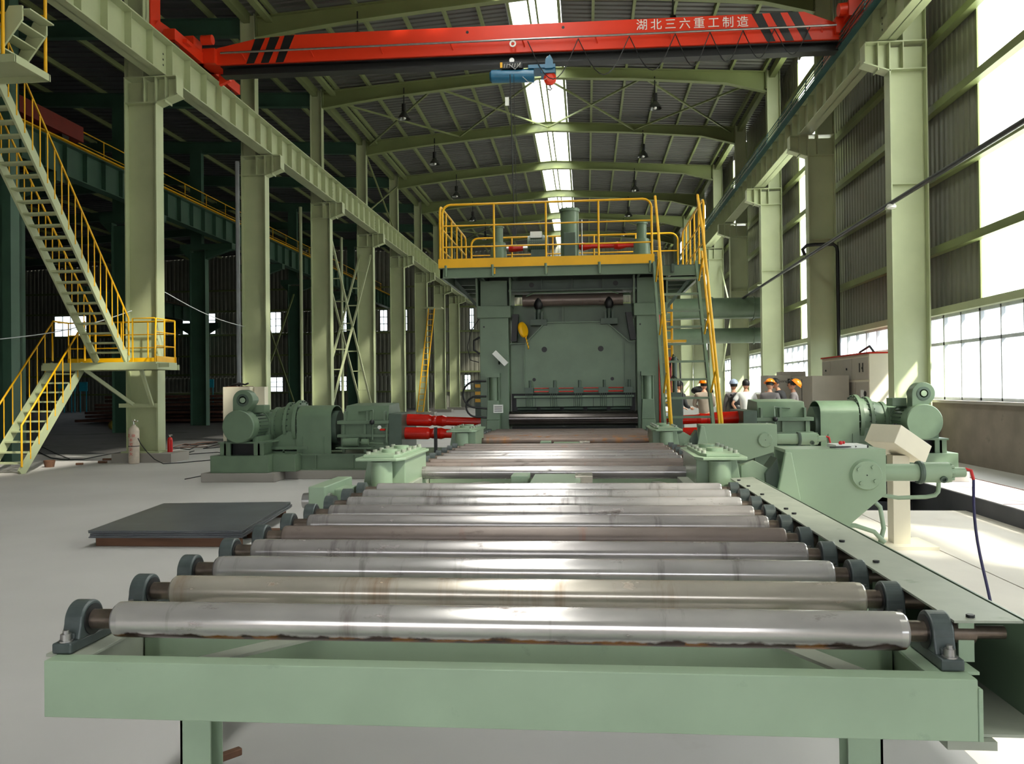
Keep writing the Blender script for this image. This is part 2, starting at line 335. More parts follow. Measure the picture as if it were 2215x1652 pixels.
for k in range(2, 10):
    Y = ROWS[k]; b = B(); b.ibeam((-20.2, Y, zroof(-20)-.35), (-11.5, Y, 14.1), .25, .6); b.ibeam((-55.5, Y, 13.2), (-25.5, Y, 14.6), .25, .6); b.ibeam((-25.5, Y, 14.75), (-20.2, Y, zroof(-20)-.35), .25, .6)
    b.obj('side_aisle_rafter', DKGR, ceil)
# ---- steel columns
def column(k, side):
    Y = ROWS[k]
    xi, xo = (-10.69, -11.53) if side == 'l' else (7.09, 7.93)
    s = 1 if side == 'l' else -1                # direction towards the hall
    word = 'left' if side == 'l' else 'right'
    t = thing('steel_column', 'pale green steel crane column, %s from the camera in the %s row' % (ORD[k-2], word), 'column', (xi, Y, 0), 'crane columns of the %s row' % word)
    lo, hi = min(xi, xo), max(xi, xo); f = .18
    b = B(); b.box(lo+.015, hi-.015, Y-.012, Y+.012, .26, 9.6); 
    for x in (lo, hi-.03): b.box(x, x+.03, Y-f, Y+f, .26, 9.66)
    b.box(lo+.03, hi-.03, Y-f+.01, Y+f-.01, 6.36, 6.38) if side == 'r' else None
    b.box(lo-.08, hi+.08, Y-.3, Y+.3, .22, .26)
    b.obj('lower_shaft', COLM, t)
    # corbel
    tip = xi+s*.53
    b = B(); b.prism([(xi, 9.02), (tip, 9.22), (tip, 9.66), (xi, 9.66)], 'y', Y-.012, Y+.012)
    for za, zb in (((xi-s*.0), 9.02), ): pass
    b.bar((xi-s*.04, Y, 9.0), (tip+s*.04, Y, 9.22), .36, .03)
    b.box(min(tip, xo), max(tip, xo), Y-.19, Y+.19, 9.66, 9.69); b.box(lo+.03, hi-.03, Y-.18, Y+.18, 9.02, 9.05)
    for x in (xi+s*.24, xi-s*.32): b.box(x-.012, x+.012, Y-.17, Y+.17, 9.03, 9.66)
    b.box(tip-.012, tip+.012, Y-.17, Y+.17, 9.22, 9.66)
    b.obj('corbel', COLM, t)
    # upper shaft
    ux0, ux1 = (-11.53, -11.03) if side == 'l' else (7.41, 7.93)
    b = B(); b.box(ux0, ux1, Y-.012, Y+.012, 9.69, 14.5)
    for x in (ux0, ux1-.025): b.box(x, x+.025, Y-.15, Y+.15, 9.69, 14.5)
    b.obj('upper_shaft', COLM, t)
    B().box(lo-.2, hi+(.5 if side == 'l' else .25), Y-.5, Y+.42, 0, .22).obj('plinth', CONC, t)
for k in range(2, 10): column(k, 'l')
for k in range(2, 10): column(k, 'r')
# ---- crane runway girders
def girder(name, label, xc, z0, z1, y0, y1, m, wd=.42, step=.95, s=1, joints=True, parent=None):
    t = thing(name, label, 'crane girder', (xc, y0, z0))
    b = B(); b.box(xc-.01, xc+.01, y0, y1, z0, z1); b.obj('web', m, t)
    b = B(); b.box(xc-wd/2, xc+wd/2, y0, y1, z0, z0+.03); b.obj('bottom_flange', m, t)
    b = B(); b.box(xc-wd/2-.03, xc+wd/2+.03, y0, y1, z1-.03, z1); b.obj('top_flange', m, t)
    b = B(); y = y0+step/2
    while y < y1: b.box(xc-wd/2+.03, xc+wd/2-.03, y-.006, y+.006, z0+.03, z1-.03); y += step
    b.each('stiffener', m, t)
    B().bar((xc, y0, z1+.06), (xc, y1, z1+.06), .07, .12).obj('rail', RUST, t)
    if joints:
        for k in range(2, 10):
            h = B()
            for q in range(3): h.cyl((xc+s*.012, ROWS[k]+.12, z0+.36+q*.14), (xc+s*.016, ROWS[k]+.12, z0+.36+q*.14), .028, 8)
            h.each('bolt_hole', BLK, t)
    return t
gl = girder('crane_girder', 'long pale green stiffened crane girder along the left column row', -10.66, 9.72, 10.66, YF+.2, YB-.2, COLM)
gr = girder('crane_girder', 'long pale green stiffened crane girder along the right column row', 7.06, 9.72, 10.66, YF+.2, YB-.2, COLM, s=-1)
# conductor bars on the right girder
t = thing('conductor_rail', 'teal conductor bars running along the top of the right crane girder', 'conductor rail', (6.8, YF, 10.7))
B().box(6.66, 6.84, YF+.5, YB-.5, 10.52, 10.54).obj('support_tray', TEAL, t)
for i in range(4): B().bar((6.68-.0*i, YF+.5, 10.60+.09*i), (6.68, YB-.5, 10.60+.09*i), .02, .03).obj('bar', TEAL if i % 2 else STM, t)
b = B(); y = 6
while y < 74: b.bar((6.68, y, 10.52), (6.72, y, 10.92), .03, .03); y += 1.75
b.each('bracket', TEAL, t)
# ---- second column row and its girders (left aisle)
for k in range(3, 10):
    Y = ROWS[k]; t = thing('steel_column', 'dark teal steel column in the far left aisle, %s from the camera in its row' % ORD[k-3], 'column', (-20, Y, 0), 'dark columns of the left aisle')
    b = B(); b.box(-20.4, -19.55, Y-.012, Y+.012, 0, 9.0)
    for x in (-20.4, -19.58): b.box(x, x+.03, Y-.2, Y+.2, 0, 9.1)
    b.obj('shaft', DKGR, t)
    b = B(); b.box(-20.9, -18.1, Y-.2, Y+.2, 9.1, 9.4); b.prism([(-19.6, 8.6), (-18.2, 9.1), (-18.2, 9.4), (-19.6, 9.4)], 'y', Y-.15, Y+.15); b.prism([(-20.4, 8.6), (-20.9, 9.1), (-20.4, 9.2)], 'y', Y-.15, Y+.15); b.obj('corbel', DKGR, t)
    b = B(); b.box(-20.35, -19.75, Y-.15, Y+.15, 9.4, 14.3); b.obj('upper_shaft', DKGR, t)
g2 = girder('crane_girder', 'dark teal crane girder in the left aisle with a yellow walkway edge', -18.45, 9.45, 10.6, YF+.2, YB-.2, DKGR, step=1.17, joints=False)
b = B(); b.box(-18.95, -18.1, YF+.3, YB-.3, 10.62, 10.66); b.obj('walkway_plate', YEL, g2, label='yellow walkway edge')
wr = thing('guard_rail', 'yellow guard rail along the walkway on the dark left crane girder', 'guard rail', (-19, YF, 10.66))
b = B(); b.tube([(-19.0, YF+1, 11.7), (-19.0, YB-1, 11.7)], .025, 6); b.tube([(-19.0, YF+1, 11.2), (-19.0, YB-1, 11.2)], .02, 6); b.obj('rail', YEL, wr)
b = B(); y = YF+1
while y < YB: b.tube([(-19.0, y, 10.66), (-19.0, y, 11.7)], .022, 6); y += 2.2
b.each('post', YEL, wr)
# far column + girder at the end of the aisle
t = thing('steel_column', 'dark far column with double corbel before the end wall windows', 'column', (-36.6, 74.5, 0))
B().ibeam((-36.6, 74.5, 0), (-36.6, 74.5, 7.9), .5, 1.0, up=(1, 0, 0)).obj('shaft', DKGR, t)
B().prism([(-37.1, 7.0), (-36.1, 7.0), (-34.6, 7.9), (-34.6, 8.3), (-38.6, 8.3), (-38.6, 7.9)], 'y', 74.3, 74.8).obj('corbel', DKGR, t)
girder('crane_girder', 'short dark stiffened girder on the far double corbel column', -36.6, 8.35, 9.6, 56, 76, DKGR, step=1.6, joints=False)
# dark red crane on the aisle girder
DRD = mat('dull_red_paint', (120, 34, 24), .5)
t = thing('bridge_crane', 'dark red bridge crane standing on the left aisle girder', 'crane', (-18.6, 25, 10.7))
B().box(-18.9, -18.3, 22.0, 28.4, 10.95, 11.5).obj('end_truck', DRD, t); B().box(-36, -18.6, 23.2, 24.0, 11.3, 12.5).obj('main_beam', DRD, t)
for y in (22, 27.5): B().cyl((-18.7, y, 10.93), (-18.4, y, 10.93), .2, 16).each('wheel', BLK, t)
# ---- walls: ribbed sheeting
def ribwall(b, axis, c, u0, u1, z0, z1, pitch=.25, h=.03, s=1):
    n = max(1, int((u1-u0)/pitch)); pr = []
    for i in range(n+1):
        u = u0+i*pitch; pr += [(min(u, u1), 0), (min(u+pitch*.5, u1), 0), (min(u+pitch*.62, u1), h*s), (min(u+pitch*.88, u1), h*s)]
    m = len(pr)
    P = (lambda u, o, z: (c+o, u, z)) if axis == 'x' else (lambda u, o, z: (u, c+o, z))
    b.add([P(p[0], p[1], z0) for p in pr]+[P(p[0], p[1], z1) for p in pr], [(i, i+1, m+i+1, m+i) for i in range(m-1)])
SILL, WTOP = 1.36, 3.32
STRIPS = [(-.6, 2.3), (6.4, 9.2), (12.6, 17.95), (28.3, 32.3), (42.5, 46.2), (56.6, 60.2), (70.2, 73)]  # out of view: first sized, second added, for sun on rollers and console
b = B(); ys = YF
for a, c in STRIPS: ribwall(b, 'x', XW, ys, a, WTOP+.1, 14.6, s=1); ys = c
ribwall(b, 'x', XW, ys, YB, WTOP+.1, 14.6)
for a, c in STRIPS: ribwall(b, 'x', XW, a, c, 14.2, 14.6); 
ribwall(b, 'x', XW, 6.4, 9.2, 5.6, 14.2)
wr_ = struct(b.obj('wall_right', SHT))
B().box(8.12, 8.5, YF, YB, 0, SILL-.06).obj('low_wall', WSILL, wr_, label='rough rendered low wall under the windows')
B().box(8.04, 8.52, YF, YB, SILL-.06, SILL).obj('wall_coping', CONC, wr_)
for z in (4.82, 6.5, 8.12, 9.7, 11.3, 12.9): B().box(8.08, 8.26, YF, YB, z-.09, z+.09).obj('girt', RAFT, wr_)
for i, (a, c) in enumerate(STRIPS):
    zt = 14.2 if a != 6.4 else 5.6  # the added strip is kept low to limit where its sun falls
    w_ = struct(B().box(8.30, 8.31, a, c, WTOP+.2, zt).obj('window_%d' % (i+1), FRW))
    fr = B(); 
    for y in (a, c): fr.box(8.27, 8.34, y-.03, y+.03, WTOP+.1, zt)
    fr.obj('window_frame', RAFT, w_)
# lower window band, one window per bay between the columns
segs = [(YF+.3, ROWS[0]-7)]+[(ROWS[0]-7+7*i, ROWS[0]-7+7*(i+1)) for i in range(0, 11) if ROWS[0]-7+7*(i+1) < YB]
wn = len(STRIPS)
for i, (a, c) in enumerate(segs):
    g = B().box(8.33, 8.336, a, c, SILL, WTOP); w_ = struct(g.obj('window_%d' % (wn+i+1), GLS))
    fr = B(); n = 8; dy = (c-a)/n
    for j in range(n): fr.box(8.28, 8.36, a+dy*j-(.035 if j % 2 == 0 else .022), a+dy*j+(.035 if j % 2 == 0 else .022), SILL, WTOP)
    for z in (SILL+.03, 2.66, WTOP-.03): fr.box(8.28, 8.36, a, c, z-.035, z+.035)
    fr.obj('window_frame', WFR, w_)
B().box(8.1, 8.5, YF, YB, WTOP, WTOP+.16).obj('window_lintel', COLM, wr_)
portal('window_portal', (8.6, 32, 2.34), (88, 2.0), (-1, 0, 0))
for a, c in STRIPS: portal('strip_portal', (8.6, (a+c)/2, 8.8 if a != 6.4 else 4.5), (c-a, 10.7 if a != 6.4 else 2.2), (-1, 0, 0))
# left wall
b = B(); ribwall(b, 'x', XL, YF, YB, 0, 14.6, .4); struct(b.obj('wall_left', SHD))
# end wall with window openings (built as bands)
WIN = []
for (xa, xb) in ((118, 187), (258, 275), (395, 466), (585, 608), (738, 750), (822, 838), (874, 881), (1016, 1025)):
    A, C_ = at(xa, 700, Y=YB), at(xb, 700, Y=YB); WIN.append((A.x, C_.x))
LOW = []
for (xa, xb) in ((258, 276), (585, 612), (735, 750), (1005, 1018)):
    A, C_ = at(xa, 830, Y=YB), at(xb, 830, Y=YB); LOW.append((A.x, C_.x))
z1, z2 = 7.35, 9.35; l1, l2 = 1.7, 3.1
b = B(); ribwall(b, 'y', YB, XL, XW+.3, 0, l1, .4); ribwall(b, 'y', YB, XL, XW+.3, l2, z1, .4); ribwall(b, 'y', YB, XL, XW+.3, z2, 15.6, .4)
for lst, za, zb in ((WIN, z1, z2), (LOW, l1, l2)):
    u = XL
    for a, c in lst: ribwall(b, 'y', YB, u, a, za, zb, .4); u = c
    ribwall(b, 'y', YB, u, XW+.3, za, zb, .4)
we = struct(b.obj('wall_back', SHT))
for z in (1.6, 3.4, 5.2, 7.2, 9.5, 11.5): B().box(XL, XW, YB-.2, YB-.05, z-.08, z+.08).obj('girt', RAFT, we)
for i, ((a, c), za, zb) in enumerate([(q, z1, z2) for q in WIN]+[(q, l1, l2) for q in LOW]):
    w_ = struct(B().box(a, c, YB+.02, YB+.03, za, zb).obj('window_%d' % (20+i), GLS)); fr = B(); n = max(2, int((c-a)/.75))
    for j in range(n+1): x = a+(c-a)*j/n; fr.box(x-.03, x+.03, YB-.02, YB+.04, za, zb)
    for q in range(4): z = za+(zb-za)*q/3; fr.box(a, c, YB-.02, YB+.04, z-.03, z+.03)
    fr.obj('window_frame', DKGR, w_)
# entrance wall behind the camera; unseen open doorway added to light the foreground
b = B(); ribwall(b, 'y', YF, XL, -7, 0, 15.6, .4); ribwall(b, 'y', YF, 3.5, XW+.3, 0, 15.6, .4); ribwall(b, 'y', YF, -7, 3.5, 5.2, 15.6, .4)
struct(b.obj('wall_front', SHT)); portal('door_portal', (-1.75, YF-.2, 2.6), (10.5, 5.2), (0, 1, 0))
B().box(-60, 60, -60, YF-.5, -.45, -.02).obj('outside_ground', CONC); struct(bpy.data.objects['outside_ground'])  # unseen concrete ground slab outside the doorway
# cyan panels and clutter at the end of the left aisle
for i, (xa, xb, ya, yb) in enumerate(((125, 140, 828, 840), (152, 163, 834, 846), (171, 188, 826, 846), (448, 462, 820, 838))):
    A, C_ = at(xa, yb, Y=70), at(xb, ya, Y=70)
    tg = ['cyan panel seen through the lower stair railing, leftmost', 'small cyan panel half behind the lower stair stringer', 'tall cyan panel just right of the lower stair stringer', 'cyan panel standing by the far dark column with corbels'][i]
    p = B().box(A.x, C_.x, 70, 70.1, A.z, C_.z); p.box(A.x+.05, A.x+.12, 70.02, 70.08, 0, A.z); p.box(C_.x-.12, C_.x-.05, 70.02, 70.08, 0, A.z); o = p.obj('cyan_board', CYAN, bevel=.01); tag(o, tg, 'panel', 'cyan panels')
for i in range(7):
    x = -24+i*.25; z = .02
    t = B().box(-29+i*.3, -19.5-.4*(i % 3), 44+.5*(i % 2), 47.5, .1+i*.22, .24+i*.22).obj('steel_plate_bundle', RUST, bevel=.01)
    tag(t, 'rusty brown bundle of steel plate in the dark left aisle, layer %s from the floor' % ORD[i], 'steel stock', 'stacked steel in the left aisle')
for i, x in enumerate((at(246, 890, Y=37).x, at(258, 890, Y=37).x, at(270, 890, Y=37).x)):
    b = B(); b.sphere((x, 37+.3*i, .2), .26, sc=(1, .8, .9)); b.sphere((x+.08, 37.2+.3*i, .5), .22, sc=(1.1, .8, .8))
    tag(b.obj('yellow_sack', TANS), 'bulging yellow sack heap behind the first left column, ' + ('leftmost', 'middle', 'rightmost')[i], 'sack', 'yellow sacks')
# ================================================================ ROLLER TABLE
AX = .886; XLr, XRr = -1.735, 1.065
def channel(b, p0, p1, h, fw, t=.008, side=1, up=(0, 0, 1)):
    p0, p1 = Vector(p0), Vector(p1); d = (p1-p0).normalized(); x = d.cross(Vector(up)).normalized()*side; u = Vector(up)
    b.bar(p0, p1, t, h)
    for a in (-1, 1): b.bar(p0+x*fw/2+u*a*(h/2-t/2), p1+x*fw/2+u*a*(h/2-t/2), fw, t)
def table_frame(y0, y1, label):
    first = y0 < 4
    t = thing('roller_table_frame', label, 'table frame', (-.33, y0, 0))
    z0, z1 = .6, .795
    b = B(); b.prism([(y0, z0), (y0+.075, z0), (y0+.075, z0+.01), (y0+.01, z0+.01), (y0+.01, z1-.01), (y0+.075, z1-.01), (y0+.075, z1), (y0, z1)], 'x', -1.885, 1.21); b.box(1.21, 1.225, y0-.002, y0+.075, z0, z1-.03)
    if not first: b = B(); b.box(-1.885, 1.21, y0+.3, y0+.36, .38, .55)
    b.obj('front_beam', TGR, t, .003)
    for nm, x in (('left_rail', -1.845), ('right_rail', 1.165)):
        b = B(); b.box(x-.008, x+.008, y0+.075, y1, z0, z1-.01); b.box(x-.085, x+.085, y0+.075, y1, z1-.012, z1-.001); b.box(x-.08, x+.08, y0+.075, y1, z0, z0+.012); b.obj(nm, TGT if nm == 'left_rail' else TGR, t, .002)
    y = y0+.55 if first else y0+1.4
    while y < y1-.1:
        B().box(-1.83, 1.15, y, y+.08, z0+.0, z1-.05).obj('cross_member', TGR, t, .003); y += 1.26
    b = B(); b.bar((-1.55, y0+.05, z1-.06), (-1.05, y0+.6, z1-.06), .09, .012); b.obj('gusset_strip', TGT, t); B().bar((1.0, y0+.05, z1-.06), (.7, y0+.6, z1-.06), .09, .012).obj('gusset_strip', TGT, t)
    ys = [y0+.1]+[y0+1.9*i for i in range(1, 4) if y0+1.9*i < y1-.3]+[y1-.12]
    for y in ys:
        for x in (-1.39, .90):
            b = B(); b.box(x-.055, x+.055, y, y+.008, 0.012, z0); b.box(x-.055, x-.047, y, y+.1, .012, z0) if x < 0 else b.box(x+.047, x+.055, y, y+.1, .012, z0)
            b.box(x-.055, x+.055, y+.092, y+.1, .012, z0); b.box(x-.11, x+.11, y-.06, y+.16, 0, .012); b.obj('leg', TGR, t)
    B().box(1.12, 1.27, y0+.01, y0+.09, z0-.03, z0-.002).obj('packing_plate', TGT, t)
    return t
table_frame(2.68, 6.95, 'light green roller table frame nearest the camera, with the broad front beam')
table_frame(8.0, 11.75, 'middle roller table frame behind the first side guide heads')
table_frame(12.75, 15.8, 'far roller table frame just before the levelling machine')
# cover plate and guard on the right of the first table
t = thing('side_guard', 'long flat grey-green cover plate running along the right side of the near rollers', 'guard', (1.45, 2.7, 0))
M_ = B(); P = [at(1580, 1033, Z=1.02), at(1628, 1030, Z=1.02), at(2216, 1342, Z=1.02), at(2066, 1342, Z=1.02)]
x0, x1, ya, yb = 1.215, 1.455, 2.72, 7.2
P = [at(1580, 1034, Z=.94), at(1628, 1031, Z=.94), at(2214, 1343, Z=.94), at(2064, 1342, Z=.94)]; M_.prism([(p.x, p.y) for p in P][::-1], 'z', .932, .94); M_.obj('top_plate', TGT, t)
B().box(x1-.008, x1, ya, yb, .60, .932).obj('outer_plate', MGR, t); B().box(1.24, x1-.008, ya, yb, .60, .61).obj('bottom_plate', TGT, t)
for i in range(6): B().box(x0+.012, x0+.062, 2.85+.82*i, 2.86+.82*i, .795, .932).obj('upright', TGR, t)
for i, (xx, yy) in enumerate([(1.27, 2.86), (1.26, 3.72), (1.26, 4.2), (1.25, 5.1), (1.25, 5.3), (1.25, 6.0), (1.25, 6.5), (1.25, 6.9)]):
    B().cyl((xx, yy, .94), (xx, yy, .95), .014, 6).obj('bolt_head', BLK, t)
# rollers
def make_roller(name, label, Y, steel, near, group):
    t = thing(name, label, 'roller', (-.33, Y, AX), group)
    b = B(); r = .0645; ns = 40 if near else 20
    b.lathe((XLr, Y, AX), (1, 0, 0), [(0, .034), (0, r-.008), (.008, r-.002), (.03, r), (XRr-XLr-.03, r), (XRr-XLr-.008, r-.002), (XRr-XLr, r-.008), (XRr-XLr, .034)], ns); b.obj('barrel', steel, t)
    B().cyl((XLr-.14, Y, AX), (XLr+.01, Y, AX), .036, 18).obj('shaft', SHF, t); B().cyl((XRr-.01, Y, AX), (XRr+.22, Y, AX), .036, 18).cyl((XRr+.2, Y, AX), (XRr+.32, Y, AX), .022, 14).obj('shaft', SHF, t)
    for s, x in ((-1, XLr-.13), (1, XRr+.1)):
        b = B(); n = 18; pr = [(Y-.085, .83)]+[(Y-.07*math.cos(PI*i/n), AX+.07*math.sin(PI*i/n)) for i in range(n+1)]+[(Y+.085, .83)]
        b.prism(pr, 'x', x-.034, x+.034); b.box(x-.036, x+.036, Y-.135, Y+.135, .797, .834)
        for yy in (-1, 1): b.box(x-.02, x+.02, Y+yy*.08-.012, Y+yy*.08+.012, .834, .856)
        pb = b.obj('pillow_block', BRG, t, .006 if near else 0)
        if near:
            B().lathe((x+.035, Y, AX), (1, 0, 0), [(0, .036), (0, .056), (.004, .056), (.004, .036)], 28).lathe((x-.035, Y, AX), (-1, 0, 0), [(0, .036), (0, .056), (.004, .056), (.004, .036)], 28).each('bearing_ring', BLK, pb)
            for yy in (-.108, .108): B().cyl((x, Y+yy, .834), (x, Y+yy, .839), .024, 16).cyl((x, Y+yy, .839), (x, Y+yy, .862), .019, 6).cyl((x, Y+yy, .862), (x, Y+yy, .874), .011, 8).obj('bolt', STM, pb)
    return t
YS = [2.88, 3.30, 3.70, 4.13, 4.55, 4.98, 5.40, 5.82, 6.24, 6.66]
mats_ = [STB1, STT, STB, STG, STO, STG, STG, STB, STB, STB]
looks = ['bright grey steel roller', 'tan stained steel roller with dark patch', 'polished steel roller with dark smudges', 'dull grey steel roller', 'brown oxidised steel roller', 'grey steel roller with scratches', 'grey steel roller with a thin bright streak', 'shiny steel roller', 'sunlit steel roller', 'sunlit steel roller bordering the open gap']
for i, Y in enumerate(YS): make_roller('steel_roller', '%s, %s from the camera on the near table' % (looks[i], ORD[i]), Y, mats_[i], i < 7, 'rollers of the near table')
for i in range(9):
    m_ = [STG, STO, STO, STG, STG, STG, STO, STO, STO][i]
    make_roller('steel_roller', 'dark worn steel roller, %s behind the first open gap' % ORD[i], 8.13+.42*i, m_, False, 'rollers of the middle table')
for i in range(8): make_roller('steel_roller', 'rust brown steel roller, %s behind the second gap before the machine' % ORD[i], 12.85+.4*i, STR if i < 3 else STO, False, 'rollers of the far table')
# gaps: cross beams, centre lock pieces and rack
def gap_unit(y0, y1, n, bright):
    t = thing('guide_cross_bed', 'pale green cross bed filling the %s open gap of the roller table' % n, 'machine bed', (-.33, y0, 0))
    B().box(-2.05, -1.62, y0+.02, y1, .62, .86).obj('left_slide', TGT, t, .005); B().box(.86, 1.3, y0+.02, y1, .62, .86).obj('right_slide', TGT, t, .005)
    B().box(-1.62, .86, y0+.3, y0+.9, .45, .60).obj('bed_floor', BLK, t)  # black colour stands in for the shade down in the gap
    B().box(-.5, -.06, y0+.12, y1-.1, .60, .90).obj('centre_block', BGR, t, .006)
    for x in (-.62, -.03): B().box(x-.06, x+.06, y0+.16, y0+.45, .60, .84).box(x-.08, x+.08, y0+.5, y1-.15, .60, .92).each('clamp', STT if x > -.3 else TGR, t, .006)
    for x in (-1.5, .7): B().box(x-.06, x+.06, y0+.35, y0+.55, 0, .45).obj('foot', TGR, t)
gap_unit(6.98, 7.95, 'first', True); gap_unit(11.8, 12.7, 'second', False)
# side guide heads
def guide(Y0, side, label):
    s = -1 if side == 'l' else 1
    cx = -1.62 if s < 0 else .93
    f = lambda x: cx+s*x                       # x grows away from the table
    t = thing('side_guide_head', label, 'side guide', (cx, Y0, 0), 'side guide heads beside the roller table')
    def bx(a, c, *r): return B().box(min(f(a), f(c)), max(f(a), f(c)), *r)
    pr = [(f(.03), .62), (f(.03), 1.09), (f(.38), 1.09), (f(.46), .62)]; B().prism(pr if s < 0 else pr[::-1], 'y', Y0+.22, Y0+1.2).obj('housing', BGR, t, .008)
    bx(.0, .5, Y0+.02, Y0+1.3, .60, .62).obj('sole_plate', TGR, t)
    bx(.18, .44, Y0+.3, Y0+1.1, 0, .6).obj('pedestal', MGR, t)
    B().lathe((f(.22), Y0+.12, .62), (0, 0, 1), [(0, 0), (0, .095), (.46, .095), (.46, 0)], 36).obj('vertical_cylinder', BGR, t)
    P_ = [(f(.43), Y0-.0), (f(.06), Y0-.0), (f(.0), Y0+.12), (f(.0), Y0+1.2), (f(.06), Y0+1.34), (f(.36), Y0+1.34), (f(.44), Y0+1.2), (f(.45), Y0+.1)]
    if s > 0: P_ = P_[::-1]
    pl = B().prism(P_, 'z', 1.09, 1.115).obj('top_plate', BGR, t, .006)
    P2 = [(f(.38), Y0+.08), (f(.1), Y0+.08), (f(.06), Y0+.2), (f(.06), Y0+1.12), (f(.12), Y0+1.26), (f(.32), Y0+1.26), (f(.38), Y0+1.12), (f(.40), Y0+.2)]
    if s > 0: P2 = P2[::-1]
    B().prism(P2, 'z', 1.115, 1.14).obj('cover_plate', BGR, pl, .004)
    for i in range(5):
        for x in (.09, .36): B().cyl((f(x), Y0+.18+i*.24, 1.14), (f(x), Y0+.18+i*.24, 1.165), .022, 10).obj('bolt', TGT, pl)
    for q in (.42, .9): B().cyl((f(.22), Y0+q, 1.14), (f(.22), Y0+q, 1.17), .075, 20).obj('bearing_cap', BGR, pl)
    return t
guide(7.1, 'l', 'pale green side guide head left of the rollers at the first gap, sunlit cylinder'); guide(7.1, 'r', 'green side guide head right of the rollers, in front of the big bracket')
guide(11.85, 'l', 'green side guide head left of the rollers, in front of the red shafts'); guide(11.85, 'r', 'green side guide head right of the rollers near the ladder foot')
# long pale bearer with a round nose, left edge of the near table
t = thing('rack_bracket', 'small pale green bracket with a round knob at the left edge of the near rollers', 'bracket', (-2.1, 6.2, .6))
B().prism([(-2.15, .62), (-2.02, .62), (-2.02, .98), (-2.15, .98)], 'y', 6.15, 6.9).obj('body', BGR, t, .008)
B().cyl((-2.22, 6.25, .86), (-2.0, 6.25, .86), .06, 18).each('knob', STM, t); B().box(-2.05, -1.92, 6.4, 6.7, .8, .93).obj('lug', BGR, t, .01)
t = thing('rack_bracket', 'small grey bracket with steel rods at the left edge of the middle rollers', 'bracket', (-2.1, 9.6, .6))
B().box(-2.2, -2.08, 8.95, 9.9, .6, .98).obj('body', TGR, t, .008); B().cyl((-2.1, 9.2, .86), (-1.9, 9.2, .86), .05, 16).cyl((-2.1, 9.5, .9), (-1.95, 9.5, .9), .05, 16).each('knob', STM, t)
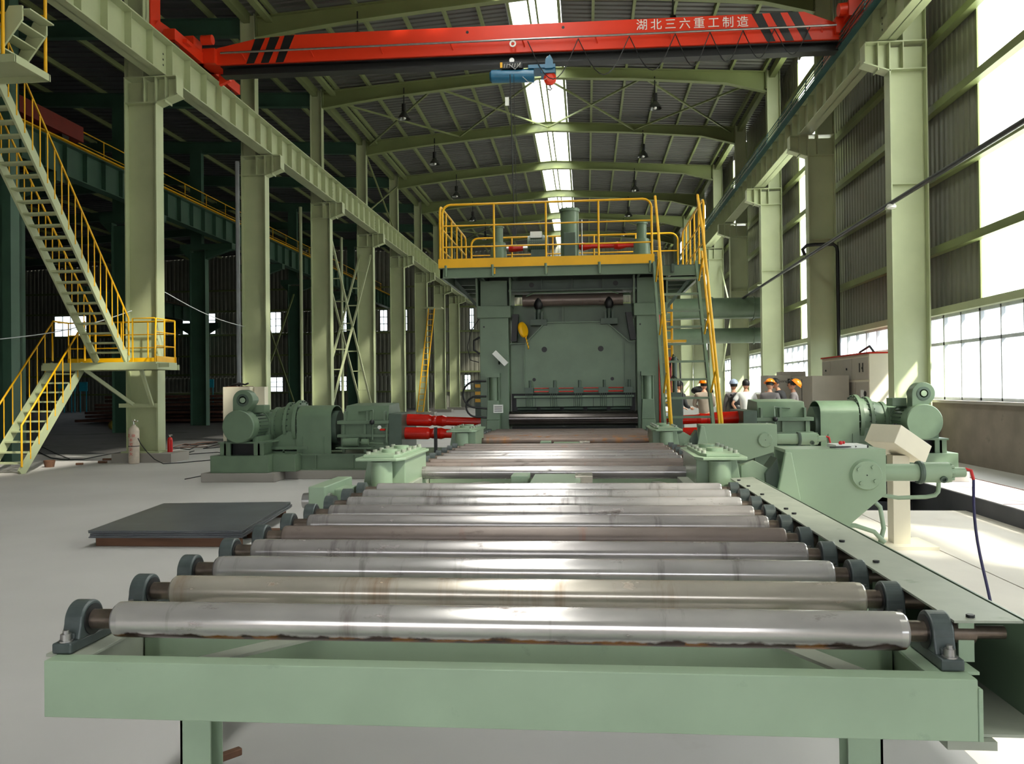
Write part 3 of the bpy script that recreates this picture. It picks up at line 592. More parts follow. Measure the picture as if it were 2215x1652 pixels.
# side guide drives on the right: bracket, pivot flange, hydraulic cylinder, hoses
def drive(Y0, label, xa, xb, za_apex, big):
    t = thing('guide_drive_bracket', label, 'hydraulic bracket', (xa, Y0, 0), 'side guide drive brackets')
    zt, zm = 1.17, .93 if not big else .62
    W = xb-xa; yb_ = Y0+.42
    poly = [(xa+.03, zt), (xb, zt), (xb, .79), (xa+W*.62, za_apex), (xa-.02, za_apex), (xa+.02, .8)]
    for nm, y in (('side_plate', Y0), ('side_plate', yb_-.03)): B().prism(poly[::-1], 'y', y, y+.03).obj(nm, BGR, t, .004)
    B().box(xa+.03, xb, Y0+.03, yb_-.03, zt-.03, zt).obj('top_plate', BGR, t, .004)
    B().prism([(xa+.02, zt-.02), (xa+.07, zt-.02), (xa+.14, .76), (xa+.12, za_apex), (xa+.0, za_apex), (xa-.06, .76)][::-1], 'y', Y0-.06, Y0-.005).obj('front_rib', BGR, t, .01)
    B().prism([(xa-.02, zt-.08), (xa+.02, .7), (xa-.1, .66), (xa-.12, .95)], 'y', Y0+.08, Y0+.34).obj('throat', MGD, t)
    fx, fz = xb-.17, 1.17-.22; R_ = .125 if big else .10
    fl_ = B().lathe((fx, Y0+.0, fz), (0, -1, 0), [(0, R_+.012), (.018, R_), (.035, R_-.004), (.035, 0)], 36).obj('pivot_flange', BGR, t)
    for i in range(4):
        a = PI/4+i*PI/2+.15; B().cyl((fx+.085*math.cos(a), Y0-.035, fz+.085*math.sin(a)), (fx+.085*math.cos(a), Y0-.05, fz+.085*math.sin(a)), .017, 6).obj('bolt', BGR, fl_)
    B().cyl((fx, Y0-.036, fz), (fx, Y0-.039, fz), .006, 8).obj('centre_hole', BLK, fl_)
    L_ = .42; cy = Y0+.2
    cb_ = B().cyl((xb-.02, cy, fz), (xb+L_, cy, fz), .075, 30).obj('cylinder_barrel', BGR, t)
    B().lathe((xb+L_-.09, cy, fz), (1, 0, 0), [(0, .075), (0, .098), (.02, .102), (.04, .098), (.04, .075)], 30).obj('seal_ring', MGD, cb_)
    B().lathe((xb+L_-.05, cy, fz), (1, 0, 0), [(0, 0), (0, .09), (.22, .09), (.22, .06), (.26, .06), (.26, .045), (.36, .042), (.36, 0)], 30).obj('end_cap', BGR, cb_)
    b = B()
    for i in range(8):
        a = i*PI/4; b.cyl((xb+L_+.17, cy+.073*math.cos(a), fz+.073*math.sin(a)), (xb+L_+.2, cy+.073*math.cos(a), fz+.073*math.sin(a)), .014, 8)
    b.each('cap_bolt', BGR, cb_)
    B().lathe((xb+L_+.1, cy-.075, fz-.05), (0, -1, -.3), [(0, .03), (.02, .03), (.02, .018), (.005, .018), (.005, 0)], 18).obj('port', MGD, cb_)
    B().tube([(xb+L_+.09, cy, fz-.08), (xb+L_+.09, cy, fz-.13), (xb+L_+.085, cy, fz-.17), (xb+L_+.06, cy, fz-.2), (xb+L_-.02, cy, fz-.215), (xb+.16, cy-.02, fz-.22), (xb-.02, cy-.02, fz-.19)], .018, 10).obj('hydraulic_pipe', BGR, t)
    # bend of pipes under the bracket
    if big:
        B().tube([(xb-.14, Y0+.1, .78), (xb-.02, Y0+.1, .66), (xb+.0, Y0+.08, .48), (xb-.05, Y0+.05, .33), (xb-.18, Y0+.0, .25)], .02, 10).each('hose', BGR, t)
        B().tube([(xb-.45, Y0+.05, .52), (xb-.25, Y0+.03, .51), (xb-.1, Y0+.02, .46), (xb-.02, Y0+.0, .37)], .02, 10).each('hose', BGR, t)
    pts = [(xb+L_+.31, cy-.01, fz+.03), (xb+L_+.35, cy-.03, fz+.02), (xb+L_+.365, cy-.04, fz-.06)]
    B().tube(pts, .014, 10).obj('hose_sleeve', REDT if True else RED, t, label='red hose sleeve')
    hp = [pts[-1]]
    for i in range(1, 12): u = i/11; hp.append((xb+L_+.365-.03*math.sin(u*PI*1.4), cy-.04-.25*u, fz-.06-(fz+.2)*u*.98))
    B().tube(hp, .012, 10).obj('hose', RUB if not big else BLU_H, t, label='dark blue hose')
    # linkage left of the bracket
    B().prism([(xa-.32, .72), (xa-.32, 1.02), (xa-.2, 1.06), (xa-.04, .97), (xa-.04, .7)][::-1], 'y', Y0+.15, Y0+.24).obj('link_plate', BGR, t, .006)
    B().cyl((xa-.17, Y0+.13, .86), (xa-.17, Y0+.15, .86), .035, 20).obj('link_pin', BGR, t)
    return t
BLU_H = mat('dark_blue_hose', (40, 34, 80), .4)
drive(7.25, 'big green triangular bracket with bolted round flange and hydraulic cylinder, nearest one', 1.68, 2.55, .50, True)
drive(12.0, 'smaller pale green bracket with hydraulic cylinder behind the big bracket', 1.62, 2.72, .66, False)
B().box(1.5, 2.7, 6.95, 8.0, -.25, .06).obj('pedestal_dummy', CONC) if False else None
for y, l in ((7.27, 'near'), (12.02, 'far')):
    x = 1.72
    tag(B().box(x, x+.5, y+.02, y+.36, -.25, .5 if l == 'near' else .62).obj('bracket_pedestal', MGR, bevel=.01), 'green steel pedestal carrying the %s hydraulic bracket' % l, 'pedestal')
# clutter on top of the big bracket
t = thing('tool_tray', 'white tray with small red parts lying on top of the big bracket', 'tray', (2.35, 7.45, 1.17))
A = at(1770, 966, Z=1.18)
B().box(2.16, 2.42, 7.33, 7.6, 1.172, 1.2).obj('tray', WHT, t); B().sphere((2.22, 7.4, 1.215), .018).sphere((2.26, 7.45, 1.215), .014).each('red_part', REDT, t)
B().cyl((2.1, 7.3, 1.185), (2.42, 7.36, 1.185), .006, 8).cyl((2.32, 7.34, 1.187), (2.44, 7.37, 1.187), .014, 8).obj('rod', BLK, t)
# control console
t = thing('control_console', 'cream control console with slanted desk on a square post, behind the big bracket', 'console', (3.75, 10.4, -.25))
B().box(3.70, 3.90, 10.3, 10.5, -.23, .86).obj('post', CREAM, t, .005); B().box(3.45, 4.15, 10.1, 10.75, -.25, -.21).obj('foot_plate', CREAM, t)
b = B(); Mc = Matrix.Translation((3.80, 10.4, 1.0)) @ Matrix.Rotation(math.radians(27), 4, 'Z') @ Matrix.Rotation(math.radians(29), 4, 'Y')
b.cb((0, 0, 0), (.56, .46, .24), Mc); b.obj('desk', CREAM, t, .006)
b = B()
for i in range(5): b.cyl(Mc @ V(-.24+.11*i, -.1, .12), Mc @ V(-.24+.11*i, -.1, .15), .016, 10)
b.each('push_button', BLK, t)
# ================================================================ LEVELLING MACHINE
t = thing('plate_levelling_machine', 'tall dark green plate levelling machine at the end of the roller table', 'machine', (-.3, 17, 0))
PY = 16.0
for nm, x0, x1 in (('upright', -2.08, -1.51), ('upright', .99, 1.53)):
    u_ = B().box(x0, x1, PY, PY+.7, .0, 3.35).obj(nm, MGR, t, .01)
    B().box(x0, x1, PY+2.2, PY+2.9, 0, 3.35).obj(nm, MGR, t, .01)
    cx = (x0+x1)/2
    B().box(x0-.05, x1+.05, PY-.05, PY+.8, 3.12, 3.36).obj('upright_head', MGR, t, .01)
    b = B(); b.box(x0+.02, x1-.02, PY+.02, PY+.7, 3.36, 3.86)
    for xx in (x0-.06, x1+.03): b.prism([(PY-.02, 3.36), (PY-.12, 3.9), (PY+.75, 3.9), (PY+.75, 3.36)], 'x', xx, xx+.035)
    b.each('head_bracket', MGR, t)
    B().cyl((cx-.2, PY-.002, 2.95), (cx-.2, PY-.01, 2.95), .018, 10).obj('hole', BLK, u_)
    # guide cylinders on the inner post
    xg = x0+.28 if x0 < 0 else x1-.35
    b = B(); b.box(xg-.13, xg+.13, PY-.3, PY, .62, 1.12); b.prism([(xg-.13, 1.12), (xg+.13, 1.12), (xg+.11, 1.5), (xg-.11, 1.5)][::-1], 'y', PY-.27, PY); b.obj('slide_block', MGR, t, .01)
    b = B(); b.cyl((xg, PY-.13, 1.5), (xg, PY-.13, 1.98), .075, 20)
    for d_ in (-.1, .1): b.cyl((xg+d_, PY-.13, 1.5), (xg+d_, PY-.13, 1.98), .018, 10)
    b.box(xg-.13, xg+.13, PY-.26, PY, 1.95, 2.03); b.obj('lift_cylinder', MGR, t, 0)
npl = B().box(-1.79, -1.60, PY-.308, PY-.3, 1.26, 1.42).obj('name_plate', WHT, t)
b = B()
for z in (1.295, 1.335, 1.375): b.box(-1.77, -1.62, PY-.311, PY-.308, z-.006, z+.006)
b.obj('plate_lines', BLK, npl)
# crosshead
ch = B(); ch.box(-1.5, 1.0, PY+.1, PY+.16, 3.66, 3.86); ch.box(-1.5, 1.0, PY-.02, PY+.5, 3.63, 3.67); co = ch.obj('crosshead', MGD, t, .004)
b = B()
for x in (-.85, -.25, .35): b.box(x-.012, x+.012, PY, PY+.1, 3.67, 3.86)
b.each('crosshead_rib', MGD, co)
for x in (-1.05, .6): B().cyl((x, PY+.1, 3.77), (x, PY+.09, 3.77), .05, 18).obj('hole', BLK, co)
B().cyl((-1.25, PY+.35, 3.49), (.75, PY+.35, 3.49), .12, 22).obj('torque_shaft', STO, t)
b = B(); b.tube([(-1.15, PY, 3.54), (-1.0, PY-.02, 3.6), (.5, PY-.02, 3.6), (.65, PY, 3.56)], .014, 6); b.obj('crosshead_pipe', MGR, t)
# front press beam: shaped plate
def pz(y, yy=16.35): return at(1272, y, Y=yy).z
prof = [(-1.50, 1.62), (.98, 1.62), (.98, 2.62), (.92, 2.62), (.84, 2.64), (.76, 2.72), (.40, 3.03), (-.80, 3.03), (-1.12, 2.70), (-1.2, 2.62), (-1.5, 2.6)]
pb = B().prism(prof[::-1], 'y', PY+.28, PY+.34).obj('press_beam_plate', MGR, t, .004)
e = B(); edge = [(-1.5, 2.62), (-1.2, 2.62), (-1.12, 2.70), (-.80, 3.03), (.40, 3.03), (.76, 2.72), (.84, 2.64), (.98, 2.62)]
for p, q in zip(edge[:-1], edge[1:]): e.bar((p[0], PY+.29, p[1]), (q[0], PY+.29, q[1]), .16, .022)
for x in (-1.22, .78): e.box(x-.008, x+.008, PY+.22, PY+.28, 1.66, 2.62)
e.obj('edge_flange', MGR, pb)
for x, z, r in ((-.82, 2.5, .055), (.3, 2.5, .055), (-1.03, 1.9, .035), (.52, 1.9, .035)):
    B().cyl((x, PY+.28, z), (x, PY+.272, z), r, 20).obj('hole', BLK, pb)
B().box(-1.45, .95, PY+.6, PY+.68, 1.6, 3.42).obj('press_beam_back', MGR, t)
b = B()
for x in (-.45, ): b.box(x-.015, x+.015, PY+.5, PY+.6, 3.03, 3.4)
b.obj('stiffener', MGR, t)
for x in (-.93, .47):
    B().box(x-.17, x+.17, PY+.2, PY+.5, 2.98, 3.10).obj('cylinder_seat', MGD, t, .005)
    B().box(x-.09, x-.05, PY+.2, PY+.4, 3.1, 3.24).box(x+.05, x+.09, PY+.2, PY+.4, 3.1, 3.24).cyl((x, PY+.3, 3.1), (x, PY+.3, 3.4), .05, 16).obj('clevis', MGD, t)
    B().sphere((x, PY+.3, 3.42), .11, sc=(.9, .9, 1.3)).obj('bellows', BLK, t)
for x, lean in ((-1.42, -1), (.93, 1)):
    B().prism([(x-.05, 2.66), (x+.06, 2.66), (x+.04-.06*lean, 3.2), (x-.08-.06*lean, 3.2)][::-1], 'y', PY+.1, PY+.28).obj('guide_shoe', BLK, t)
B().lathe((-1.27, PY+.14, 2.88), (.9, -.45, .2), [(0, 0), (0, .11), (.03, .16), (.06, .16), (.09, .12), (.09, 0)], 24).obj('yellow_wheel', YEL, t, label='yellow hoist wheel')
b = B()
for i in range(4): b.lathe((-1.18+.015*i, PY+.1, 2.72-.06*i), (1, 0, 0), [(0, .02), (0, .04), (.02, .04), (.02, .02)], 10)
b.each('chain_link', YEL, t)
# lubrication blocks
for i in range(5):
    x = -1.12+.485*i
    g = B().box(x-.09, x+.09, PY+.02, PY+.16, 1.62, 1.74).obj('lubricator', MGD, t, .004)
    b = B(); b.cyl((x+.02, PY+.06, 1.74), (x+.02, PY+.06, 1.88), .028, 12)
    for k in range(4): b.tube([(x-.06+.04*k, PY+.01, 1.62), (x-.06+.04*k, PY-.0, 1.54), (x-.06+.04*k, PY+.03, 1.36)], .006, 5)
    b.each('oil_pipe', MGD, g)
    if i < 4:
        B().cyl((x+.1, PY+.08, 1.725), (x+.39, PY+.08, 1.725), .010, 8).cyl((x+.1, PY+.06, 1.66), (x+.39, PY+.06, 1.66), .014, 8).each('red_pipe', SRED, g)
b = B(); b.box(-1.42, .93, PY+.05, PY+.3, 1.54, 1.58); b.obj('beam_ledge', MGR, t)
rb = B().box(-1.38, .9, PY+.12, PY+.3, 1.36, 1.53).obj('roll_cassette', MGR, t, .004)
b = B()
for i in range(6): b.box(-1.0+.38*i-.004, -1.0+.38*i+.004, PY+.115, PY+.12, 1.36, 1.53)
b.each('cassette_joint', BLK, rb)
for i in range(5): B().cyl((-1.36+.46*i, PY+.2, 1.32), (-1.36+.46*i+.38, PY+.2, 1.32), .035, 14).obj('back_up_roll', MGD, t)
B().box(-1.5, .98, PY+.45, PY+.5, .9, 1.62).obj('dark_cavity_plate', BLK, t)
B().cyl((-1.505, PY-.0, 1.13), (.985, PY-.0, 1.13), .15, 40).obj('entry_roll', DRK, t, label='large dark polished entry roll')
B().box(-2.1, 1.55, PY-.2, PY+3, 0, .5).obj('base', MGD, t)
# hoses at the left post
b = B()
for r, zc, x0 in ((.26, 1.62, -2.1), (.2, 1.38, -2.1)):
    b.tube([(x0+.15-.0, PY-.1, zc+r)]+[(x0-.05-r*math.sin(PI*i/10), PY-.12, zc+r*math.cos(PI*i/10)) for i in range(11)]+[(x0+.2, PY-.1, zc-r-.02)], .02, 8)
b.tube([(-2.08, PY+.1, 3.15), (-2.25, PY+.05, 2.9), (-2.33, PY, 2.55), (-2.27, PY, 2.3), (-2.1, PY, 2.25)], .01, 6)
b.tube([(-2.08, PY, 2.75), (-2.2, PY, 2.68), (-2.2, PY, 2.5), (-2.08, PY, 2.42)], .022, 8)
b.each('hose', RUB, t)
b = B(); b.cyl((1.42, PY-.03, .9), (1.42, PY-.03, 3.3), .02, 8).cyl((1.62, PY-.03, 1.4), (1.62, PY-.03, 2.3), .035, 10); b.each('red_riser', SRED, t)
B().box(1.58, 1.82, PY-.3, PY+.1, .55, 1.5).box(1.6, 1.8, PY-.34, PY-.28, 1.5, 1.62).obj('valve_stand', MGD, t, .01)
B().cyl((1.7, PY-.1, 1.62), (1.7, PY-.1, 2.3), .045, 14).obj('accumulator', MGD, t)
b = B(); b.tube([(1.6, PY-.1, 2.1), (1.68, PY-.1, 2.35), (1.8, PY-.1, 2.2), (1.82, PY-.1, 1.6)], .014, 6).tube([(1.55, PY-.1, 1.7), (1.66, PY-.15, 1.95), (1.85, PY-.1, 1.8), (1.84, PY-.1, 1.1)], .014, 6); b.each('hose', RUB, t)
# floodlight on the left upright
fl_ = thing('floodlight', 'small white rectangular floodlight mounted on the left green upright', 'lamp', (-1.7, PY-.1, 2.3))
Ml = Matrix.Translation((-1.66, PY-.16, 2.32)) @ Matrix.Rotation(math.radians(45), 4, 'Y')
B().cb((0, 0, 0), (.34, .12, .1), Ml).obj('housing', WHT, fl_, .006); B().cyl((-1.7, PY-.01, 2.22), (-1.68, PY-.15, 2.28), .02, 8).obj('bracket', MGD, fl_)
# ---- top platform
t = thing('maintenance_platform', 'green steel platform on top of the machine with yellow toe board and rails', 'platform', (-.3, 15.2, 3.9))
DZ = 4.0
b = B(); b.box(-2.72, 1.28, 15.2, 15.26, 3.82, DZ+.01); b.box(-2.72, 1.28, 15.16, 15.26, DZ-.01, DZ+.02); b.box(-2.72, -2.66, 15.2, 18.7, 3.82, DZ); b.box(2.16, 2.22, 15.2, 18.7, 3.82, DZ); b.box(-2.72, 2.22, 18.64, 18.7, 3.82, DZ); b.box(1.28, 2.22, 15.5, 15.56, 3.82, DZ)
b.each('edge_beam', TGT if False else MGR, t, .004)
B().box(-2.7, 1.28, 15.22, 18.66, DZ, DZ+.015).box(1.28, 2.2, 15.5, 18.66, DZ, DZ+.015).each('deck', MGD, t)
b = B()
for y in (16.6, 17.3, 18.0): b.box(-2.66, 2.16, y, y+.05, 3.86, DZ)
for x in (-2.0, -1.4, 1.0, 1.6): b.box(x, x+.05, 15.26, 18.64, 3.86, DZ)
b.bar((-2.6, 16.3, 3.9), (-2.08, 16.3, 3.3), .06, .06); b.bar((2.1, 16.3, 3.9), (1.53, 16.3, 3.2), .06, .06)
b.each('deck_beam', MGD, t)
def toe(p0, p1): 
    p0, p1 = V(*p0), V(*p1); return B().bar(p0+V(0, 0, .09), p1+V(0, 0, .09), .008, .17).each('toe_board', YEL, t)
def railing(pts, n, gr_z=DZ, H=1.2, curve=.16):
    """one railing run: posts, rounded top rail, two mid rails"""
    p0, p1 = V(*pts[0]), V(*pts[1]); d = (p1-p0).normalized(); L = (p1-p0).length; up = V(0, 0, 1)
    g = B(); top = [p0]
    for i in range(5): a = PI/2*i/4; top.append(p0+up*(H-curve+curve*math.sin(a))+d*(curve*(1-math.cos(a))))
    for i in range(5): a = PI/2*(1-i/4); top.append(p1+up*(H-curve+curve*math.sin(a))-d*(curve*(1-math.cos(a))))
    top.append(p1); g.tube(top, .021, 10); g.obj('top_rail', YEL, t)
    for h in (.40, .80): B().tube([p0+up*h*H/1.2, p1+up*h*H/1.2], .015, 8).obj('mid_rail', YEL, t)
    for i in range(1, n): q = p0+d*L*i/n; B().tube([q-up*.12, q+up*H], .019, 8).obj('post', YEL, t)
railing(((-2.66, 15.19, DZ), (1.24, 15.19, DZ)), 4); toe((-2.74, 15.15, DZ), (1.28, 15.15, DZ))
railing(((-2.72, 15.25, DZ), (-2.72, 18.6, DZ)), 5); toe((-2.74, 15.2, DZ), (-2.74, 18.6, DZ))
railing(((-2.6, 18.66, DZ), (2.1, 18.66, DZ)), 5)
railing(((2.2, 15.3, DZ), (2.2, 18.6, DZ)), 5)
b = B()
for x in (-2.6, -1.72, -.72, .27, 1.2): b.cyl((x, 15.15, 3.84), (x, 15.15, DZ+.05), .026, 8)
b.each('post_socket', MGR, t)
# equipment on the platform
B().box(-1.9, 1.6, 16.55, 17.45, DZ+.015, 4.36).obj('machine_top_beam', MGD, t, .01)
TZ = 4.36; SZ = 4.66
q = thing('lift_gearbox', 'tall dark green capped cylinder standing in the middle of the platform', 'cylinder', (-.3, 17, TZ))
xc = at(1232, 480, Y=17).x; xa = at(1078, 520, Y=17).x; xb = at(1388, 520, Y=17).x; xm = at(1165, 540, Y=17).x
B().cyl((xc, 17, TZ), (xc, 17, 5.38), .19, 30).obj('barrel', MGR, q); B().cyl((xc, 17, 5.38), (xc, 17, 5.44), .21, 30).cyl((xc, 17, 5.44), (xc, 17, 5.48), .03, 12).obj('cap', MGR, q)
for i in range(10): B().cyl((xc+.19*math.cos(i*PI/5), 17+.19*math.sin(i*PI/5), 5.44), (xc+.19*math.cos(i*PI/5), 17+.19*math.sin(i*PI/5), 5.46), .014, 6).obj('cap_bolt', MGD, q)
B().box(xc-.12, xc+.12, 16.65, 16.9, TZ, 4.9).obj('side_box', MGD, q, .01); B().cyl((xc+.25, 16.9, TZ), (xc+.25, 16.9, 5.2), .015, 8).obj('level_pipe', STM, q)
for x, nm in ((xa, 'left'), (xb, 'right')):
    q = thing('screw_jack', 'green screw jack housing with capped tube at the %s end of the platform' % nm, 'jack', (x, 17, TZ), 'screw jacks on the platform')
    B().cyl((x, 17, TZ), (x, 17, 4.78), .19, 24, .15).obj('housing', MGR, q)
    B().cyl((x, 17, 4.78), (x, 17, 5.09), .1, 20).obj('tube', MGR, q); B().cyl((x, 17, 5.09), (x, 17, 5.12), .125, 20).obj('cap', MGR, q)
q = thing('electric_motor', 'green electric motor with white label between the cylinders on the platform', 'motor', (xm, 17, TZ)); x = xm
B().cyl((x-.22, 17, 4.74), (x+.2, 17, 4.74), .17, 22).obj('body', MGR, q); B().box(x-.16, x+.08, 16.82, 17.1, 4.84, 4.97).obj('terminal_box', WHT, q); B().box(x-.15, x+.15, 16.85, 17.15, TZ, 4.6).obj('foot', MGD, q)
B().lathe((x-.18, 17, 4.74), (1, 0, 0), sum([[(.04*i, .17), (.04*i, .185), (.04*i+.012, .185), (.04*i+.012, .17)] for i in range(9)], []), 20).obj('cooling_fins', MGD, q)
q = thing('drive_shaft', 'red cardan shaft between the tall cylinder and the right screw jack', 'shaft', (.3, 17, SZ), 'red shafts on the platform')
B().cyl((xc+.19, 17, SZ), (xb-.17, 17, SZ), .045, 16).obj('tube', SRED, q)
for x in (xc+.32, xb-.45): B().lathe((x-.12, 17, SZ), (1, 0, 0), [(0, 0), (0, .07), (.08, .09), (.16, .07), (.24, .05), (.24, 0)], 16).obj('joint', SRED, q)
q = thing('drive_shaft', 'short red cardan shaft left of the platform motor', 'shaft', (-1.3, 17, SZ), 'red shafts on the platform')
B().cyl((xa+.17, 17, SZ), (xm-.22, 17, SZ), .04, 16).obj('tube', STM, q); B().lathe((xa+.22, 17, SZ), (1, 0, 0), [(0, 0), (0, .07), (.1, .08), (.3, .06), (.3, 0)], 16).obj('joint', SRED, q)
q = thing('warning_board', 'small yellow and grey striped board beside the left green upright', 'sign', (-2.2, 16.6, 1))
A = at(1028, 872, Y=16.6); C_ = at(1041, 826, Y=16.6); B().box(A.x, C_.x, 16.6, 16.63, 0, C_.z).obj('board', MGD, q)
for i in range(3): B().box(A.x, C_.x, 16.595, 16.6, A.z+.02+.15*i, A.z+.09+.15*i).obj('yellow_band', YEL, q)
# ---- ladder
t = thing('platform_ladder', 'steep green ladder with yellow handrails leading up to the platform', 'ladder', (1.7, 13, 0))
b0, b1 = V(0, 12.75, 0), V(0, 15.2, DZ); dr = (b1-b0).normalized()
def LX(s, y): return 1.27+(2.035-1.27)*s
for s in (0, 1):
    x = LX(s, 0); B().bar((x, b0.y, 0), (x, b1.y, DZ), .045, .13, (0, 0, 1)).obj('stringer', MGR, t)
n = 13
for i in range(1, n): u = i/n; p = b0.lerp(b1, u); B().box(LX(0, 0), LX(1, 0), p.y-.05, p.y+.05, p.z-.018, p.z+.018).obj('tread', TGT if False else MGR, t)
for s in (0, 1):
    x = LX(s, 0)+.03
    o_ = V(0, -.32, .2)
    hp = [b0.lerp(b1, .12)+V(x, 0, 0), b0.lerp(b1, .14)+V(x, 0, 0)+o_*1.6, b0.lerp(b1, .6)+V(x, 0, 0)+o_*2, b1+V(x, 0, 0)+o_*2.2, b1+V(x, 0, .2)+V(0, .1, 1.05), b1+V(x, .5, 1.1), b1+V(x, .5, 0)]
    B().tube([hp[0], hp[1], hp[2], hp[3], b1+V(x, -.1, 1.22)], .024, 8).obj('handrail', YEL, t)
    B().tube([b0.lerp(b1, .13)+V(x+.02, 0, 0)+o_*.8, b0.lerp(b1, .98)+V(x+.02, 0, 0)+o_*1.1], .022, 8).obj('mid_rail', YEL, t)
    for u in (.15, .4, .65, .9): p = b0.lerp(b1, u)+V(x-.02, 0, 0); B().tube([p, p+o_*1.8], .016, 8).obj('rail_post', YEL, t)
    B().bar((LX(s, 0)-.01 if s == 0 else LX(s, 0)+.02, b0.y+.06, .0+.1), (LX(s, 0)-.01 if s == 0 else LX(s, 0)+.02, b1.y+.02, DZ), .03, .03).obj('edge_tube', MGR, t)

# ================================================================ MAIN DRIVES (left and mirrored right)
def drive_unit(s, word):
    f = lambda x: x if s < 0 else -.66-x
    def BX(b, xa, xb, *r, **k): return b.box(min(f(xa), f(xb)), max(f(xa), f(xb)), *r, **k)
    grp = None
    # foundation and base frame
    t = thing('machine_foundation', 'low concrete foundation under the %s drive unit' % word, 'foundation', (f(-5), 16, 0))
    b = B(); BX(b, -7.35, -5.9, 15.0, 18.0, 0, .17); BX(b, -5.9, -2.4, 15.55, 18.0, 0, .17); b.obj('slab', CONC, t, .01)
    t = thing('drive_base_frame', 'long green steel base frame under the %s motor and gearbox' % word, 'base frame', (f(-5), 16, .17))
    b = B(); BX(b, -7.2, -6.05, 15.08, 16.6, .17, .50); BX(b, -6.05, -5.6, 15.3, 17.5, .17, .5); b.obj('motor_pedestal', MGR, t, .008)
    b = B(); BX(b, -5.6, -2.6, 15.66, 15.68, .17, .48); BX(b, -5.62, -2.6, 15.6, 15.74, .46, .49); BX(b, -5.6, -2.6, 15.6, 15.74, .17, .19); BX(b, -5.6, -2.6, 17.3, 17.4, .17, .48)
    for x in (-5.3, -4.55, -3.8, -3.05): BX(b, x-.01, x+.01, 15.61, 15.67, .18, .47)
    BX(b, -5.6, -2.6, 15.7, 17.3, .44, .47); b.obj('channel', MGR, t)
    b = B()
    for x in (-6.92, -6.25): BX(b, x-.1, x+.1, 15.12, 15.16, .5, .74); BX(b, x-.02, x+.02, 15.12, 15.9, .5, .74)
    BX(b, -7.05, -6.1, 15.1, 16.1, .73, .76); b.each('motor_stool', MGR, t)
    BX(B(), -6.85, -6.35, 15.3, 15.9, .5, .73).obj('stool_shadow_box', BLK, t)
    # motor, axis along Y
    mx, mz = f(-6.60), 1.06
    t = thing('drive_motor', 'large green drive motor with round fan cover and top blower, %s side' % word, 'motor', (mx, 15.0, .94), 'main drive motors')
    B().lathe((mx, 14.98, mz), (0, 1, 0), [(0, 0), (0, .30), (.02, .315), (.28, .315), (.3, .28)], 48).obj('fan_cover', MGR, t)
    B().cyl((mx, 15.27, mz), (mx, 16.2, mz), .285, 40).obj('body', MGR, t)
    b = B()
    for i in range(26):
        a = 2*PI*i/26; b.bar((mx+.295*math.cos(a), 15.32, mz+.295*math.sin(a)), (mx+.295*math.cos(a), 15.75, mz+.295*math.sin(a)), .012, .03, (math.cos(a), 0, math.sin(a)))
    b.obj('cooling_fins', MGD, t)
    B().cyl((mx, 15.78, mz), (mx, 15.84, mz), .315, 40).obj('end_flange', MGR, t)
    b = B(); b.box(mx-.32, mx-.2, 15.2, 15.9, .76, .86); b.box(mx+.2, mx+.32, 15.2, 15.9, .76, .86); b.each('foot', MGR, t)
    bx = mx+.06; bl = B(); n = 26; pr = [(bx-.22, mz+.25)]+[(bx-.02+.20*math.cos(PI-PI*1.25*i/n), mz+.50+.20*math.sin(PI-PI*1.25*i/n)) for i in range(n+1)]+[(bx+.02, mz+.25)]
    bl.prism(pr[::-1], 'y', 15.12, 15.36); bw = bl.obj('blower_housing', MGR, t, .01)
    B().lathe((bx-.02, 15.12, mz+.50), (0, -1, 0), [(0, .12), (.01, .12), (.012, .075), (.0, .07), (0, 0)], 30).obj('blower_inlet', MGD, bw)
    B().lathe((bx-.02, 15.11, mz+.50), (0, -1, 0), [(0, 0), (.0, .055), (.01, .05), (.012, 0)], 24).obj('inlet_hub', BGR, bw)
    B().cyl((bx-.02, 15.36, mz+.50), (bx-.02, 15.62, mz+.50), .11, 22).obj('blower_motor', MGR, bw)
    B().box(mx-.28-(.12 if s > 0 else 0), mx-.02-(.12 if s > 0 else 0), 15.4, 15.7, mz+.27, mz+.42).obj('terminal_box', MGR, t, .01) if s > 0 else B().box(mx+.1, mx+.35, 15.4, 15.7, mz+.25, mz+.40).obj('terminal_box', MGR, t, .01)
    # reduction gearbox (round, flanged), axis along X
    gz, gy = 1.04, 16.2
    t = thing('planetary_gearbox', 'round green flanged gearbox between motor and arched guard, %s side' % word, 'gearbox', (f(-6), gy, .5), 'round gearboxes')
    b = B()
    prs = [(-6.55, .30), (-6.30, .32), (-6.30, .36), (-6.24, .36), (-6.24, .34), (-6.02, .40), (-6.02, .46), (-5.96, .46), (-5.96, .42), (-5.82, .44), (-5.82, .5), (-5.75, .5), (-5.75, .36), (-5.6, .34), (-5.6, .28), (-5.3, .28)]
    b.lathe((f(-6.55), gy, gz), (-s, 0, 0) if s < 0 else (-1, 0, 0), [(0, 0)]+[(abs(x+6.55), r) for x, r in prs]+[(1.25, 0)], 36); b.obj('casing', MGR, t)
    b = B()
    for x, r in ((-6.27, .33), (-5.99, .43), (-5.78, .47)):
        for i in range(22): a = 2*PI*i/22; b.cyl((f(x-.05), gy+r*math.cos(a), gz+r*math.sin(a)), (f(x+.06), gy+r*math.cos(a), gz+r*math.sin(a)), .016, 6)
    b.each('flange_bolt', MGD, t)
    b = B(); BX(b, -6.55, -6.3, 15.8, 16.6, .8, 1.3); b.obj('input_box', MGR, t, .01)
    b = B(); xs = [f(-6.45), f(-5.95), f(-5.66), f(-5.56)]
